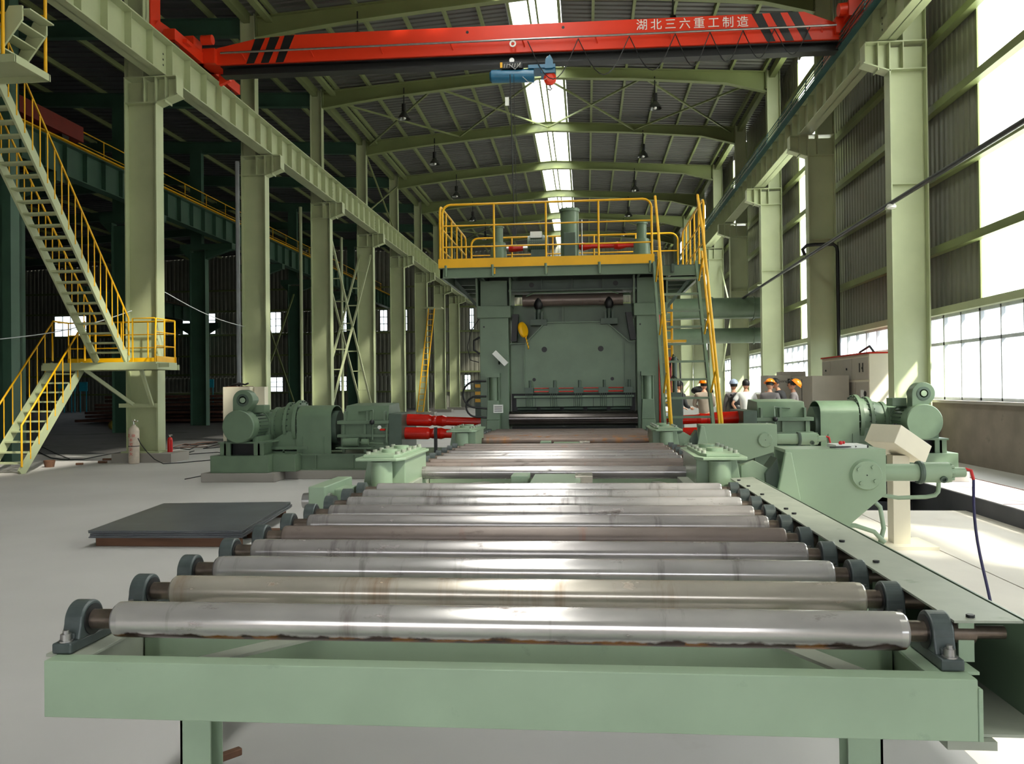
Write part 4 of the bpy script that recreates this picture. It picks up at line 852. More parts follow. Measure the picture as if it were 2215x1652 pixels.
    pl = [(xs[0], .62), (xs[1], .92), (xs[2], .92), (xs[3], .62)]; b.prism(pl if s > 0 else pl[::-1], 'y', 15.78, 15.82); BX(b, -6.5, -5.5, 15.7, 16.7, .57, .63); BX(b, -6.45, -5.55, 15.75, 16.65, .49, .53)
    for x in (-6.3, -6.0, -5.7): BX(b, x-.02, x+.02, 15.75, 16.6, .5, .6)
    b.obj('stand', MGR, t)
    # arched guard
    t = thing('coupling_guard', 'green arched sheet guard over the coupling, %s side' % word, 'guard', (f(-5.2), 16.1, .48), 'arched coupling guards')
    n = 14; out = [(15.72, .49), (15.72, 1.20)]+[(16.12-.40*math.cos(PI/2*i/n), 1.20+.23*math.sin(PI/2*i/n)) for i in range(1, n+1)]
    out += [(16.12+.40*math.sin(PI/2*i/n), 1.20+.23*math.cos(PI/2*i/n)) for i in range(1, n+1)]+[(16.52, .49)]
    inn = [(16.12+(y-16.12)*.975, .49 if z < .5 else 1.20+(z-1.20)*.93 if z > 1.20 else z) for y, z in out]
    b = B(); m = len(out); xa, xb = sorted((f(-5.72), f(-5.02)))
    vs = [(xa, y, z) for y, z in out]+[(xb, y, z) for y, z in out]+[(xa, y, z) for y, z in inn]+[(xb, y, z) for y, z in inn]
    fs = [];
    for i in range(m-1): fs += [(i, i+1, m+i+1, m+i), (2*m+i, 3*m+i, 3*m+i+1, 2*m+i+1), (i, 2*m+i, 2*m+i+1, i+1), (m+i, m+i+1, 3*m+i+1, 3*m+i)]
    b.add(vs, fs, False); b.obj('sheet', MGR, t)
    b = B()
    for x in (-5.6, -5.16): BX(b, x-.006, x+.006, 15.705, 15.72, .5, .82)
    b.each('rib', MGR, t)
    B().cyl((f(-5.6), 16.12, .98), (f(-4.95), 16.12, .98), .34, 28).obj('coupling_drum', MGD, t)
    # main gearbox
    t = thing('gearbox', 'large green gearbox with sloped lid and small oil pump, %s side' % word, 'gearbox', (f(-4.4), 16.3, .48), 'main gearboxes')
    b = B(); BX(b, -4.85, -3.82, 15.8, 17.1, .55, 1.1); b.obj('casing', MGR, t, .01)
    b = B(); BX(b, -4.9, -3.78, 15.72, 17.15, 1.06, 1.13); BX(b, -4.9, -3.78, 15.72, 17.15, .80, .86); b.each('flange', MGR, t, .006)
    b = B(); pl = [(15.82, 1.13), (15.95, 1.42), (16.8, 1.46), (17.0, 1.13)]; xa, xb = sorted((f(-4.78), f(-3.9))); b.prism(pl[::-1], 'x', xa, xb); b.obj('lid', MGR, t, .012)
    b = B()
    for x in (-4.75, -4.3, -3.95): BX(b, x-.02, x+.02, 15.74, 15.9, 1.13, 1.31)
    for x in (-4.78, -4.35, -3.9): BX(b, x-.025, x+.025, 15.74, 15.82, .5, 1.07)
    b.each('rib', MGR, t)
    b = B(); b.tube([(f(-4.5), 15.86, 1.30), (f(-4.2), 15.84, 1.33), (f(-4.18), 15.72, 1.28), (f(-4.18), 15.68, .75)], .016, 8); b.tube([(f(-4.15), 15.68, .98), (f(-3.9), 15.68, .98), (f(-3.9), 15.68, .7)], .016, 8); b.tube([(f(-4.55), 15.6, .72), (f(-3.95), 15.62, .68)], .018, 8); b.each('oil_pipe', MGR, t)
    B().cyl((f(-4.72), 15.56, .72), (f(-4.42), 15.56, .72), .085, 20).cyl((f(-4.36), 15.56, .72), (f(-4.22), 15.56, .72), .06, 16).each('oil_pump', MGR, t)
    b = B(); BX(b, -4.85, -4.15, 15.46, 15.74, .60, .62); b.obj('pump_shelf', MGR, t)
    B().cyl((f(-4.03), 15.67, 1.0), (f(-4.03), 15.64, 1.0), .035, 16).obj('gauge', WHT, t); B().cyl((f(-4.02), 15.66, .95), (f(-3.92), 15.66, .95), .02, 10).obj('valve_handle', SRED, t); B().sphere((f(-4.18), 15.66, 1.1), .05, 12, 6).obj('filter', BLK, t)
    b = B(); BX(b, -3.86, -3.6, 15.7, 17.1, .55, 1.26); b.obj('output_block', MGD, t, .01)
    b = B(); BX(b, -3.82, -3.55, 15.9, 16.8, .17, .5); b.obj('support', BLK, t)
    # two red cardan shafts
    for i, (z, y, nm) in enumerate(((1.12, 16.25, 'upper'), (.86, 16.05, 'lower'))):
        t = thing('cardan_shaft', 'glossy red cardan shaft, the %s one on the %s side of the machine' % (nm, word), 'shaft', (f(-3), y, z), 'red cardan shafts')
        ze = z-.06 if i == 0 else z-.02
        A, C_ = V(f(-3.6), y, z), V(f(-2.1), y+.0, ze); d = (C_-A)
        B().lathe(A, d, [(0, 0), (0, .12), (.45, .12), (.5, .1), (.5, 0)], 24).obj('yoke', SRED, t)
        B().sphere(A+d.normalized()*.56, .115, 16, 10, (1.1, .9, .9)).obj('joint', SRED, t)
        B().lathe(A+d.normalized()*.6, d, [(0, 0), (0, .1), (.12, .115), (.2, .09), (d.length-.6, .09), (d.length-.6, 0)], 24).obj('tube', SRED, t)
    if s < 0:
        tag(B().box(-3.0, -2.94, 15.9, 15.96, 0, .98).obj('shaft_support_post', BLK), 'thin black post under the left red shafts', 'post')
drive_unit(-1, 'left'); drive_unit(1, 'right')
# ================================================================ RED BRIDGE CRANE
t = thing('bridge_crane', 'bright red single girder bridge crane spanning the hall with white lettering and black stripes', 'crane', (-1.8, 22, 10.6))
CY0, CY1 = 21.9, 22.4
xl, xr = -10.6, 6.98
def zt(x): return 11.60 if -8.0 <= x <= 5.8 else (11.25+(x-xl)/(-9.05-xl)*.29 if x < -9.05 else 11.54+(x+9.05)*.057 if x < -8 else 11.60-(x-5.8)/(xr-5.8)*.48)
def zbt(x): return 10.86-(x-xl)*.006
b = B(); xs = [xl, -9.05, -8.0, -1.8, 5.8, xr]
b.prism([(x, zbt(x)) for x in xs]+[(x, zt(x)-.006*(x+8 if x > -8 else 0)) for x in xs[::-1]], 'y', CY0, CY1)
mb = b.obj('main_beam', RED, t, .01)
b = B(); b.ibeam((xl+.5, 22.15, 10.73-.0), (xr-.3, 22.15, 10.62), .34, .27, .02, .035); b.obj('lower_flange_beam', BLK, t)
def stripe(x0, lean, wd=.36):
    a, c = x0, x0+lean
    B().prism([(a, zbt(a)), (a+wd*.8, zbt(a)), (c+wd, zt(c)-.006*max(0, c+8)-.002), (c, zt(c)-.006*max(0, c+8)-.002)], 'y', CY0-.006, CY0).obj('black_stripe', BLK, mb)
for x in (-9.32, -8.9, -8.48): stripe(x, .27, .28)
for x in (4.45, 4.92, 5.38): stripe(x+.40, -.40, .27)
for x in (-3.1, -.5): B().cyl((x, CY0, 11.42), (x, CY0-.006, 11.42), .04, 14).obj('hole', BLK, mb)
A = at(1373, 55, Y=CY0); C_ = at(1622, 47, Y=CY0)
for i, chx in enumerate('湖北三六重工制造'):
    u = (i+.5)/8; x = A.x+(C_.x-A.x)*u; z = A.z+(C_.z-A.z)*u-.012
    text_mesh(chx, .31, .004, 'lettering', WHT, mb, Matrix.Translation((x, CY0-.006, z)) @ Matrix.Rotation(PI/2, 4, 'X'))
rl = B().cyl((xl+.6, CY0-.14, 11.13), (xr-.4, CY0-.14, 11.06), .028, 10).obj('cable_rail', STM, t)
for i in range(9): x = xl+1.2+i*1.95; B().bar((x, CY0-.14, 11.10), (x+.06, CY0, 10.95), .03, .03).obj('rail_bracket', RED, rl)
for x in (-2.05, ): B().lathe((x+.2, CY0-.14, 10.98), (0, -1, 0), [(0, .05), (0, .09), (.03, .09), (.03, .05)], 14).obj('cable_trolley', WHT, rl)
# end trucks riding the girders
for nm, x, xc in (('left', -10.66, -10.35), ('right', 7.06, 6.85)):
    e = B().box(x-.16, x+.16, 20.2, 24.2, 10.86, 11.16).obj('end_truck', RED, t, .01)
    for y in (20.5, 23.9): B().cyl((x-.06, y, 10.90), (x+.06, y, 10.90), .15, 18).each('wheel', BLK, e)
    s = 1 if x < 0 else -1
    B().box(min(x, x+s*.5), max(x, x+s*.5), 21.75, 22.55, 10.86, 11.28).obj('beam_seat', RED, t, .01)
    B().box(x-.28, x+.28, 20.6, 20.9, 10.95, 11.05).obj('buffer', RED, t)
b = B(); b.box(-11.45, -11.05, 20.0, 20.5, 11.2, 12.15); b.prism([(-11.25, 12.1), (-10.95, 12.5), (-11.1, 12.5), (-11.35, 12.2)], 'y', 20.2, 20.3); b.bar((-11.1, 20.3, 11.3), (-10.66, 20.6, 11.0), .2, .3); b.obj('collector_arm', RED, t, .01)
B().cyl((-10.35, 21.4, 11.35), (-10.05, 21.4, 11.35), .13, 18).box(-10.95, -10.5, 21.2, 21.7, 11.16, 11.4).obj('travel_motor', RED, t)
B().cyl((6.55, 21.5, 11.33), (7.0, 21.5, 11.36), .16, 22).box(6.75, 7.2, 21.3, 21.8, 11.1, 11.5).obj('travel_motor', RED, t)
B().prism([(-10.35, 10.86), (-10.35, 10.5), (-10.05, 10.62), (-9.9, 10.86)][::-1], 'y', 22.42, 22.55).obj('gusset', RED, t)
# hoist
h = thing('electric_hoist', 'blue electric wire rope hoist hanging below the red crane beam', 'hoist', (-1.8, 21.9, 10.4))
hb = B().cyl((-2.43, 21.95, 10.2), (-1.3, 21.95, 10.17), .17, 28).obj('drum', BLU, h)
B().lathe((-2.5, 21.95, 10.2), (1, 0, 0), [(0, 0), (0, .11), (.05, .165), (.3, .165), (.3, .15)], 26).obj('motor_end', BLU, h)
B().box(-2.15, -1.6, 21.8, 22.3, 10.34, 10.52).obj('control_box', BLK, h, .01)
b = B()
for i in range(7): b.cyl((-2.1+.07*i, 21.79, 10.36), (-2.08+.07*i, 21.78, 10.46), .018, 8)
b.tube([(-2.0, 21.78, 10.45), (-1.9, 21.74, 10.38), (-1.8, 21.78, 10.3), (-1.7, 21.76, 10.4), (-1.65, 21.78, 10.48)], .012, 6); b.obj('wiring', STM, h)
B().box(-2.2, -2.14, 21.76, 21.8, 10.36, 10.5).obj('yellow_tag', YEL, h)
B().box(-1.45, -.72, 21.8, 22.4, 10.32, 10.42).box(-1.12, -.72, 21.85, 22.35, 10.2, 10.36).obj('trolley_frame', BLU, h, .008)
B().prism([(-1.0, 10.3), (-.78, 10.3), (-.78, 10.52), (-.86, 10.66), (-.98, 10.55)], 'y', 21.78, 21.84).obj('trolley_cheek', BLU, h)
for x in (-1.9, -.9): B().cyl((x, 21.95, 10.62), (x, 22.05, 10.62), .07, 14).each('wheel', STM, h)
hk = B().lathe((-.87, 21.88, 10.07), (0, 1, 0), [(0, 0), (.0, .1), (.03, .17), (.12, .17), (.15, .1), (.15, 0)], 26).box(-.93, -.79, 21.9, 22.02, 10.15, 10.34).obj('hook_block', RED, h)
B().tube([(-.87, 21.95, 9.92), (-.87, 21.95, 9.84), (-.82, 21.95, 9.8), (-.87, 21.95, 9.76), (-.93, 21.95, 9.8)], .02, 8).obj('hook', BLK, h)
B().tube([(-1.6, 21.8, 10.1), (-1.45, 21.78, 9.95), (-1.25, 21.78, 9.9), (-1.05, 21.8, 9.98), (-.95, 21.85, 10.05)], .01, 6).obj('cable', STM, h)
B().cyl((-1.92, 21.6, 10.1), (-1.85, 21.6, 6.0), .014, 6).cyl((-1.82, 21.6, 10.1), (-1.78, 21.6, 6.0), .008, 6).each('pendant_cable', RUB, h)
B().box(-2.06, -1.96, 21.6, 21.64, 9.28, 9.5).obj('limit_tag', WHT, h)
B().box(-1.9, -1.8, 21.56, 21.64, 5.8, 6.0).obj('pendant_control', BLK, h)
# festoon loops
fx = [-1.45, -.1, 1.25, 2.45, 3.35, 4.2, 5.0, 5.9]
for i, (a, c) in enumerate(zip(fx[:-1], fx[1:])):
    dpt = 1.05-.06*i
    pts = [(a+(c-a)*u/10+(.06 if 0 < u < 10 else 0)*math.cos(PI*u/10), 21.74, 11.03-dpt*math.sin(PI*u/10)**.75) for u in range(11)]
    o = B().tube(pts, .013, 6).obj('festoon_cable', RUB)
    tag(o, 'black cable loop hanging from the crane rail, %s loop right of the hoist' % ORD[i], 'cable', 'festoon cable loops')
    
# ================================================================ LIGHTS HANGING FROM THE RAFTERS
base = None
for k in range(3, 9):
    for x, nm in ((-7.5, 'left'), (2.95, 'right')):
        Y = ROWS[k]-.02
        lab = 'high bay lamp on the %s half of the %s rafter above the hall' % (nm, ORD[k-2])
        if base is None:
            base = thing('high_bay_lamp', lab, 'lamp', (x, Y, 13.9), 'high bay lamps')
            B().cyl((x, Y, 14.45), (x, Y, 13.55), .025, 8).obj('stem', BLK, base)
            B().cyl((x, Y, 13.75), (x, Y, 13.45), .1, 14).obj('ballast_housing', BLK, base)
            B().lathe((x, Y, 13.45), (0, 0, -1), [(0, .06), (.06, .12), (.2, .22), (.32, .27)], 22).obj('reflector', mat('lamp_reflector', (96, 98, 96), .3, .7), base)
            B().sphere((x, Y, 13.2), .1, 12, 8).obj('bulb', CHR, base)
            bx_, by_ = x, Y
        else: dup(base, (x-bx_, Y-by_, 0), lab)

# ================================================================ STAIR TOWER ON THE LEFT
def flight(name, label, xl_, xr_, p0, p1, n, cat='stairs'):
    """p0, p1 = (y, z) of the bottom and top nosing line"""
    t = thing(name, label, cat, (xl_, p0[0], p0[1]))
    A, C_ = V(0, *p0), V(0, *p1)
    for x in (xl_, xr_): B().bar(A+V(x, 0, 0), C_+V(x, 0, 0), .05, .2).obj('stringer', COLM, t)
    for i in range(1, n): q = A.lerp(C_, i/n); B().box(xl_, xr_, q.y-.11, q.y+.11, q.z-.02, q.z+.015).obj('tread', COLM, t)
    for x in (xl_-.03, xr_+.03):
        B().tube([A+V(x, 0, .15), A+V(x, 0, 1.05), C_+V(x, 0, 1.05), C_+V(x, 0, .1)], .022, 8).obj('handrail', YEL, t)
        m = int(n*.8)
        b = B()
        for i in range(1, m): q = A.lerp(C_, i/m)+V(x, 0, 0); b.tube([q, q+V(0, 0, 1.05)], .013, 6)
        b.each('baluster', YEL, t)
    return t
flight('stair_flight', 'lower pale green stair flight with yellow rails rising from the floor to the landing', -12.95, -12.18, (16.6, 0), (18.85, 2.42), 11)
flight('stair_flight', 'long upper stair flight with pale green treads rising from the landing towards the camera', -11.78, -11.0, (18.75, 2.48), (14.45, 7.7), 24)
t = thing('stair_landing', 'pale green stair landing bolted to the first left column with yellow railing', 'landing', (-11.5, 19, 2.45))
B().box(-13.0, -10.15, 18.5, 19.5, 2.40, 2.46).each('deck', COLM, t)
b = B()
for y in (18.5, 19.5): b.box(-13.0, -10.1, y-.03, y+.03, 2.28, 2.41)
for x in (-13, -12.1, -11.0, -10.15): b.box(x-.03, x+.03, 18.5, 19.5, 2.28, 2.41)
b.box(-11.2, -9.85, 18.55, 18.6, 2.33, 2.43); b.each('edge_beam', COLM, t)
b = B(); b.bar((-12.0, 18.6, 2.3), (-11.25, 19.45, 1.42), .08, .08); b.bar((-10.55, 18.55, 2.3), (-10.72, 19.35, 1.42), .07, .07); b.box(-11.62, -10.6, 19.4, 19.52, 1.36, 1.46); b.each('brace', COLM, t)
b = B(); b.tube([(-13.0, 19.5, 2.46), (-13.0, 19.5, 3.5), (-10.2, 19.5, 3.5), (-10.2, 18.6, 3.5), (-10.2, 18.55, 2.46)], .022, 8); 
for z in (2.85, 3.18): b.tube([(-13.0, 19.5, z), (-10.2, 19.5, z), (-10.2, 18.6, z)], .014, 6)
b.tube([(-13.0, 19.5, 3.5), (-13.0, 18.9, 3.5)], .022, 8)
for x in (-12.3, -11.6, -10.9, -10.2): b.tube([(x, 19.5, 2.46), (x, 19.5, 3.5)], .02, 6)
b.tube([(-10.2, 19.0, 2.46), (-10.2, 19.0, 3.5)], .02, 6); b.tube([(-10.75, 18.55, 2.46), (-10.75, 18.55, 3.5), (-10.2, 18.55, 3.5)], .02, 6)
b.each('guard_rail', YEL, t)
b = B(); b.box(-13.0, -10.15, 19.46, 19.48, 2.46, 2.6); b.box(-10.2, -10.18, 18.6, 19.48, 2.46, 2.6); b.each('toe_board', YEL, t)
t = thing('stair_landing', 'high pale green stair platform with yellow posts in the top left corner', 'landing', (-11, 13.8, 7.6))
B().box(-13.2, -9.93, 13.42, 14.35, 7.66, 7.70).each('deck', COLM, t)
b = B()
for y in (13.42, 14.35): b.box(-13.2, -9.9, y-.02, y+.02, 7.55, 7.68)
b.box(-9.95, -9.9, 13.42, 14.35, 7.55, 7.68); b.box(-11.0, -10.95, 13.42, 14.35, 7.55, 7.68); b.each('edge_beam', COLM, t)
b = B()
for x, y in ((-10.15, 13.45), (-9.95, 14.3), (-10.9, 14.3), (-10.3, 13.5)): b.tube([(x, y, 7.7), (x, y, 9.6)], .03, 8)
b.tube([(-12.5, 13.45, 8.75), (-9.95, 14.3, 8.75)], .022, 8); b.tube([(-12.5, 13.45, 8.2), (-10.2, 13.45, 8.2)], .022, 8); b.each('guard_rail', YEL, t)
B().box(-12.5, -10.3, 13.44, 13.46, 7.72, 7.86).each('toe_board', YEL, t)
t = thing('stair_flight', 'short pale green steps climbing right from the high platform in the top left corner', 'stairs', (-10.5, 13.9, 7.7))
for y in (13.55, 14.2): B().prism([(-10.55, 7.7), (-10.35, 7.7), (-9.85, 8.35), (-9.85, 8.6), (-10.1, 8.6)], 'y', y-.02, y+.02).obj('stringer', COLM, t)
for i in range(4): B().box(-10.48+.17*i, -10.22+.17*i, 13.55, 14.2, 7.86+.22*i, 7.885+.22*i).obj('tread', COLM, t)
# dark teal column beside the stair
t = thing('steel_column', 'big dark teal steel column at the left edge behind the stairs', 'column', (-13.5, 19.75, 0))
b = B(); A = at(0, 600, Y=19.9); A2 = at(24, 600, Y=19.9); A3 = at(44, 600, Y=19.9)
b.box(A.x-.4, A3.x, 19.88, 19.9, 0, 13); b.box(A2.x+.02, A3.x, 19.55, 19.9, 0, 13); b.obj('shaft', DKGR, t)
# X bracing with battens between the third and fourth left columns
def xbrace(k, x, lab):
    t = thing('cross_bracing', lab, 'bracing', (x, ROWS[k], .3))
    y0, y1 = ROWS[k]+.1, ROWS[k+1]-.1
    for xx in (x-.28, x+.28):
        B().bar((xx, y0, 8.6), (xx, y1, .8), .08, .08).obj('diagonal', COLM, t); B().bar((xx, y0, .8), (xx, y1, 8.6), .08, .08).obj('diagonal', COLM, t)
    for u in (.12, .24, .36, .48, .64, .76, .88):
        B().bar((x-.28, y0+(y1-y0)*u, .8+7.8*u), (x+.28, y0+(y1-y0)*u, .8+7.8*u), .05, .05).bar((x-.28, y0+(y1-y0)*u, 8.6-7.8*u), (x+.28, y0+(y1-y0)*u, 8.6-7.8*u), .05, .05).each('batten', COLM, t)
xbrace(4, -11.11, 'pale green cross bracing with battens between the third and fourth left columns')
t = thing('cross_bracing', 'thin dark cross bracing between dark columns of the left aisle', 'bracing', (-20, 40, 1))
for a, c in ((.8, 8.4), (8.4, .8)): B().bar((-20, ROWS[6]+.1, a), (-20, ROWS[7]-.1, c), .09, .09).obj('diagonal', RAFT, t)
t = thing('cross_bracing', 'thin rods crossing above the girder between the fourth and fifth left columns', 'bracing', (-11.2, 40, 11))
for a, c in ((10.8, 13.8), (13.8, 10.8)): B().bar((-11.1, ROWS[5]+.1, a), (-11.1, ROWS[6]-.1, c), .07, .07).obj('diagonal', RAFT, t)
t = thing('cross_bracing', 'pale rod bracing on the right wall beyond the fourth right column', 'bracing', (7.6, 42, 3))
for a, c in ((2.6, 8.6), (8.6, 2.6)): B().bar((7.75, ROWS[5]+.2, a), (7.75, ROWS[6]-.2, c), .07, .07).obj('diagonal', COLM, t)
# thin posts between left columns
for k, (px_, y) in enumerate(((515, 26.9), (651, 33.9), (739, 40.9), (0, 47.0))):
    if not px_: continue
    x = at(px_, 600, Y=y).x
    o = B().cyl((x, y, 0), (x, y, 9.6), .07, 12).obj('downpipe', [WFR, COLM, COLM, COLM][k]); tag(o, 'slim vertical pipe beside the %s left column, %s' % (ORD[k+1], 'whitish' if k == 0 else 'pale green'), 'pipe', 'vertical pipes on the left row')
# wires
for i, (p, q, l) in enumerate((((357, 632, 19.9), (528, 706, 26.5), 'thin sagging wire between the first and second left columns'), ((0, 733, 17), (285, 672, 19.4), 'thin white wire crossing behind the lower stair railing'))):
    A, C_ = at(p[0], p[1], Y=p[2]), at(q[0], q[1], Y=q[2]); tag(B().tube([A.lerp(C_, u/8)-V(0, 0, .12*math.sin(PI*u/8)) for u in range(9)], .012, 5).obj('wire', WFR), l, 'wire')
# yellow cage ladder far left row
t = thing('access_ladder', 'yellow-brown caged ladder and small platform on the far left columns', 'ladder', (-11, 52, 0))
for x in (-11.0, -10.6): B().bar((x, 52.5, .3), (x+.5, 54.2, 7.2), .06, .06).obj('rail', YEL, t)
b = B()
for i in range(18): u = i/18; b.bar((-11.0+.5*u, 52.5+1.7*u, .3+6.9*u), (-10.6+.5*u, 52.5+1.7*u, .3+6.9*u), .04, .04)
b.each('rung', YEL, t); B().box(-10.9, -9.6, 54, 55, 7.2, 7.28).obj('platform', COLM, t)

# ================================================================ PIPE ALONG THE RIGHT COLUMNS
t = thing('service_pipe', 'long black pipe running along the right columns at mid height', 'pipe', (6.95, 10, 5.85))
B().tube([(6.95, 2, 5.92), (6.95, 20, 5.84), (6.95, 37, 5.62)], .05, 10).obj('pipe', RUB, t)
B().tube([(6.9, 26.4, 5.85), (6.82, 26.3, 6.0), (6.95, 26.3, 6.12), (7.2, 26.3, 6.14), (7.75, 26.3, 6.14), (7.86, 26.3, 6.05), (7.88, 26.3, 5.9), (7.88, 26.3, 2.4)], .055, 10).obj('drop_pipe', RUB, t)
B().lathe((6.95, 19.2, 5.82), (0, 0, -1), [(0, 0), (.0, .08), (.05, .11), (.09, .1), (.12, 0)], 16).obj('pipe_lamp', WHT, t, label='small white lamp')
for y in (19.4, 26.4, 33.5): B().box(6.9, 7.12, y, y+.05, 5.75, 5.8).obj('bracket', COLM, t)
# green ducts
for z, r, xa, l in ((5.2, .47, 2.6, 'large green horizontal duct behind the ladder, upper one'), (3.98, .34, 3.4, 'green horizontal duct behind the ladder, lower one')):
    t = thing('duct', l, 'duct', (5, 37, z), 'green ducts')
    B().cyl((xa, 37, z), (8.04, 37, z), r, 28).obj('duct_tube', MGR, t)
    for x in (xa+.1, 5.6, 7.4): B().cyl((x, 37, z), (x+.05, 37, z), r+.05, 28).obj('flange', MGR, t)
t = thing('access_ladder', 'thin yellow ladder rail behind the green ladder', 'ladder', (2.7, 24, 0))
xl2 = at(1453, 700, Y=27.5).x
B().cyl((xl2, 27.5, 0), (xl2, 27.5, 4.6), .04, 8).obj('rail', YEL, t)
B().cyl((xl2-.3, 27.5, 0), (xl2-.3, 27.5, 4.6), .04, 8).obj('rail', YEL, t)
b = B()
for i in range(14): b.bar((xl2-.3, 27.5, .3+.3*i), (xl2, 27.5, .3+.3*i), .03, .03)
b.box(xl2-.3, xl2+.45, 27.3, 27.6, 3.2, 3.28); b.each('rung', YEL, t)
# ================================================================ CABINETS
t = thing('switch_cabinet', 'tall cream switch cabinet with grey doors and red-edged top by the right wall', 'cabinet', (7, 21.3, 0))
B().box(7.0, 8.0, 20.95, 25.0, .12, 2.50).obj('body', CREAM, t, .008)
for i, (a, c) in enumerate(((21.0, 22.2), (22.25, 24.1), (24.15, 24.95))):
    d_ = B().box(6.985, 7.0, a, c, 1.86, 2.42).obj('upper_door', CABG, t, .004); B().cyl((6.985, a+.4, 2.15), (6.965, a+.4, 2.15), .03, 8).each('knob', BLK, d_)
    if i == 0: 
        for yy in (21.35, 21.6): B().box(6.97, 6.985, yy, yy+.03, 2.05, 2.28).obj('handle', BLK, d_)
for i, (a, c) in enumerate(((21.0, 21.9), (21.95, 22.85), (22.9, 24.95))): B().box(6.985, 7.0, a, c, .2, 1.8).obj('lower_door', CABG, t, .004)
B().box(6.978, 6.985, 21.3, 21.55, 1.15, 1.6).obj('notice', WHT, t); B().cyl((6.985, 21.2, 1.5), (6.96, 21.2, 1.5), .07, 12).obj('meter', BLK, t)
B().box(6.96, 8.0, 20.95, 25.0, 2.5, 2.54).obj('top_edge', SRED, t)
B().tube([(7.5, 22, 2.54), (7.5, 22.4, 2.75), (7.45, 23, 2.62), (7.5, 23.3, 2.54)], .03, 6).obj('cable', RUB, t)
t = thing('switch_cabinet', 'grey-beige cabinet standing in front of the tall cream cabinet', 'cabinet', (6.2, 22.4, .12))
B().box(5.95, 6.9, 22.2, 25.2, .12, 1.98).obj('body', CABG, t, .008)
b = B(); b.box(5.94, 5.95, 23.2, 23.22, .2, 1.9); b.box(5.94, 5.95, 24.2, 24.22, .2, 1.9); b.each('door_seam', BLK, t)
t = thing('control_cabinet', 'grey control cabinet behind the group of men in helmets, with dark lettering', 'cabinet', (5.2, 24.2, .12))
B().box(5.25, 5.9, 24.2, 25.2, .12, 2.03).obj('body', CABG, t, .008); B().box(5.9, 6.6, 25.3, 26.0, .12, 2.15).obj('tall_section', CABG, t)
B().box(6.05, 6.13, 24.19, 24.2, 1.75, 1.92).obj('switch', BLK, t) if False else B().box(5.8, 5.87, 24.19, 24.2, 1.78, 1.93).obj('switch', BLK, t)
text_mesh('HuaGuang', .11, .002, 'lettering', BLK, t, Matrix.Translation((5.56, 24.195, 1.86)) @ Matrix.Rotation(PI/2, 4, 'X'))
for i, (xa, xb, y, z, l) in enumerate(((2.6, 3.05, 22.6, 1.2, 'white control desk right of the man in the black jacket'), (3.15, 3.6, 23.2, 1.45, 'white cabinet behind the person with the dark backpack'))):
    t = thing('white_console', l, 'console', (xa, y, .12)); B().box(xa, xb, y, y+.5, .12, z).obj('body', WHT, t, .01); B().box(xa+.05, xb-.05, y+.1, y+.3, z, z+.28).obj('display', CABG, t, .01)
t = thing('duffel_bag', 'black bag lying on the white cabinet', 'bag', (3.2, 23.2, 1.45))
B().sphere((3.15, 23.1, 1.62), .16, sc=(1.5, .8, .8)).sphere((3.4, 23.1, 1.6), .11, sc=(1.2, .8, 1)).obj('bag', BLK, t)
t = thing('welding_cabinet', 'cream electrical box with tools on top by the second left column', 'cabinet', (-11, 25.2, 0))
B().box(-11.5, -10.62, 25.0, 25.6, .1, 1.88).obj('body', CREAM, t, .01); B().box(-10.6, -10.25, 25.3, 25.6, .1, 1.88).obj('side_section', CREAM, t, .01); B().box(-11.4, -10.7, 25.05, 25.5, 1.88, 1.90).obj('top_sheet', RUST, t)
b = B(); b.tube([(-11.3, 25.2, 1.93), (-11.0, 25.1, 2.0), (-10.9, 25.3, 1.95), (-10.75, 25.2, 1.99)], .03, 6); b.sphere((-11.05, 25.2, 1.96), .06); b.obj('tools', BLK, t)

# ================================================================ FLOOR ITEMS ON THE LEFT
fl0 = at(195, 1160, Z=.12); fr0 = at(527, 1160, Z=.12); br0 = at(632, 1095, Z=.12); bl0 = at(358, 1098, Z=.12)
for i in range(5):
    o = (random.random()*.05-.025, random.random()*.05-.025); z = .105+.017*i
    P = [(p.x+o[0], p.y+o[1]) for p in (fl0, fr0, br0, bl0)]
    ob = B().prism(P, 'z', z, z+.012).obj('steel_plate', PLT); tag(ob, 'blue-grey steel plate, %s in the floor stack left of the rollers' % ['bottom one', 'second from the bottom', 'middle one', 'second from the top', 'topmost one'][i], 'steel plate', 'steel plates stacked on timbers')
    if i < 4:
        pass
for i, u in enumerate((.02, .96)):
    a = fl0.lerp(bl0, u)+V(.03, 0, 0); c = fr0.lerp(br0, u)+V(-.05, 0, 0)
    ob = B().box(a.x, c.x, a.y+.02, a.y+.12, 0, .105).obj('timber_bearer', WOOD, bevel=.006); tag(ob, 'brown timber bearer under the %s edge of the plate stack' % ('front', 'back')[i], 'timber', 'timber bearers')
ob = B().box(-4.0, -2.9, 9.3, 9.42, 0, .1).obj('timber_bearer', WOOD, bevel=.006); tag(ob, 'light brown timber sticking out right of the plate stack', 'timber', 'timber bearers')
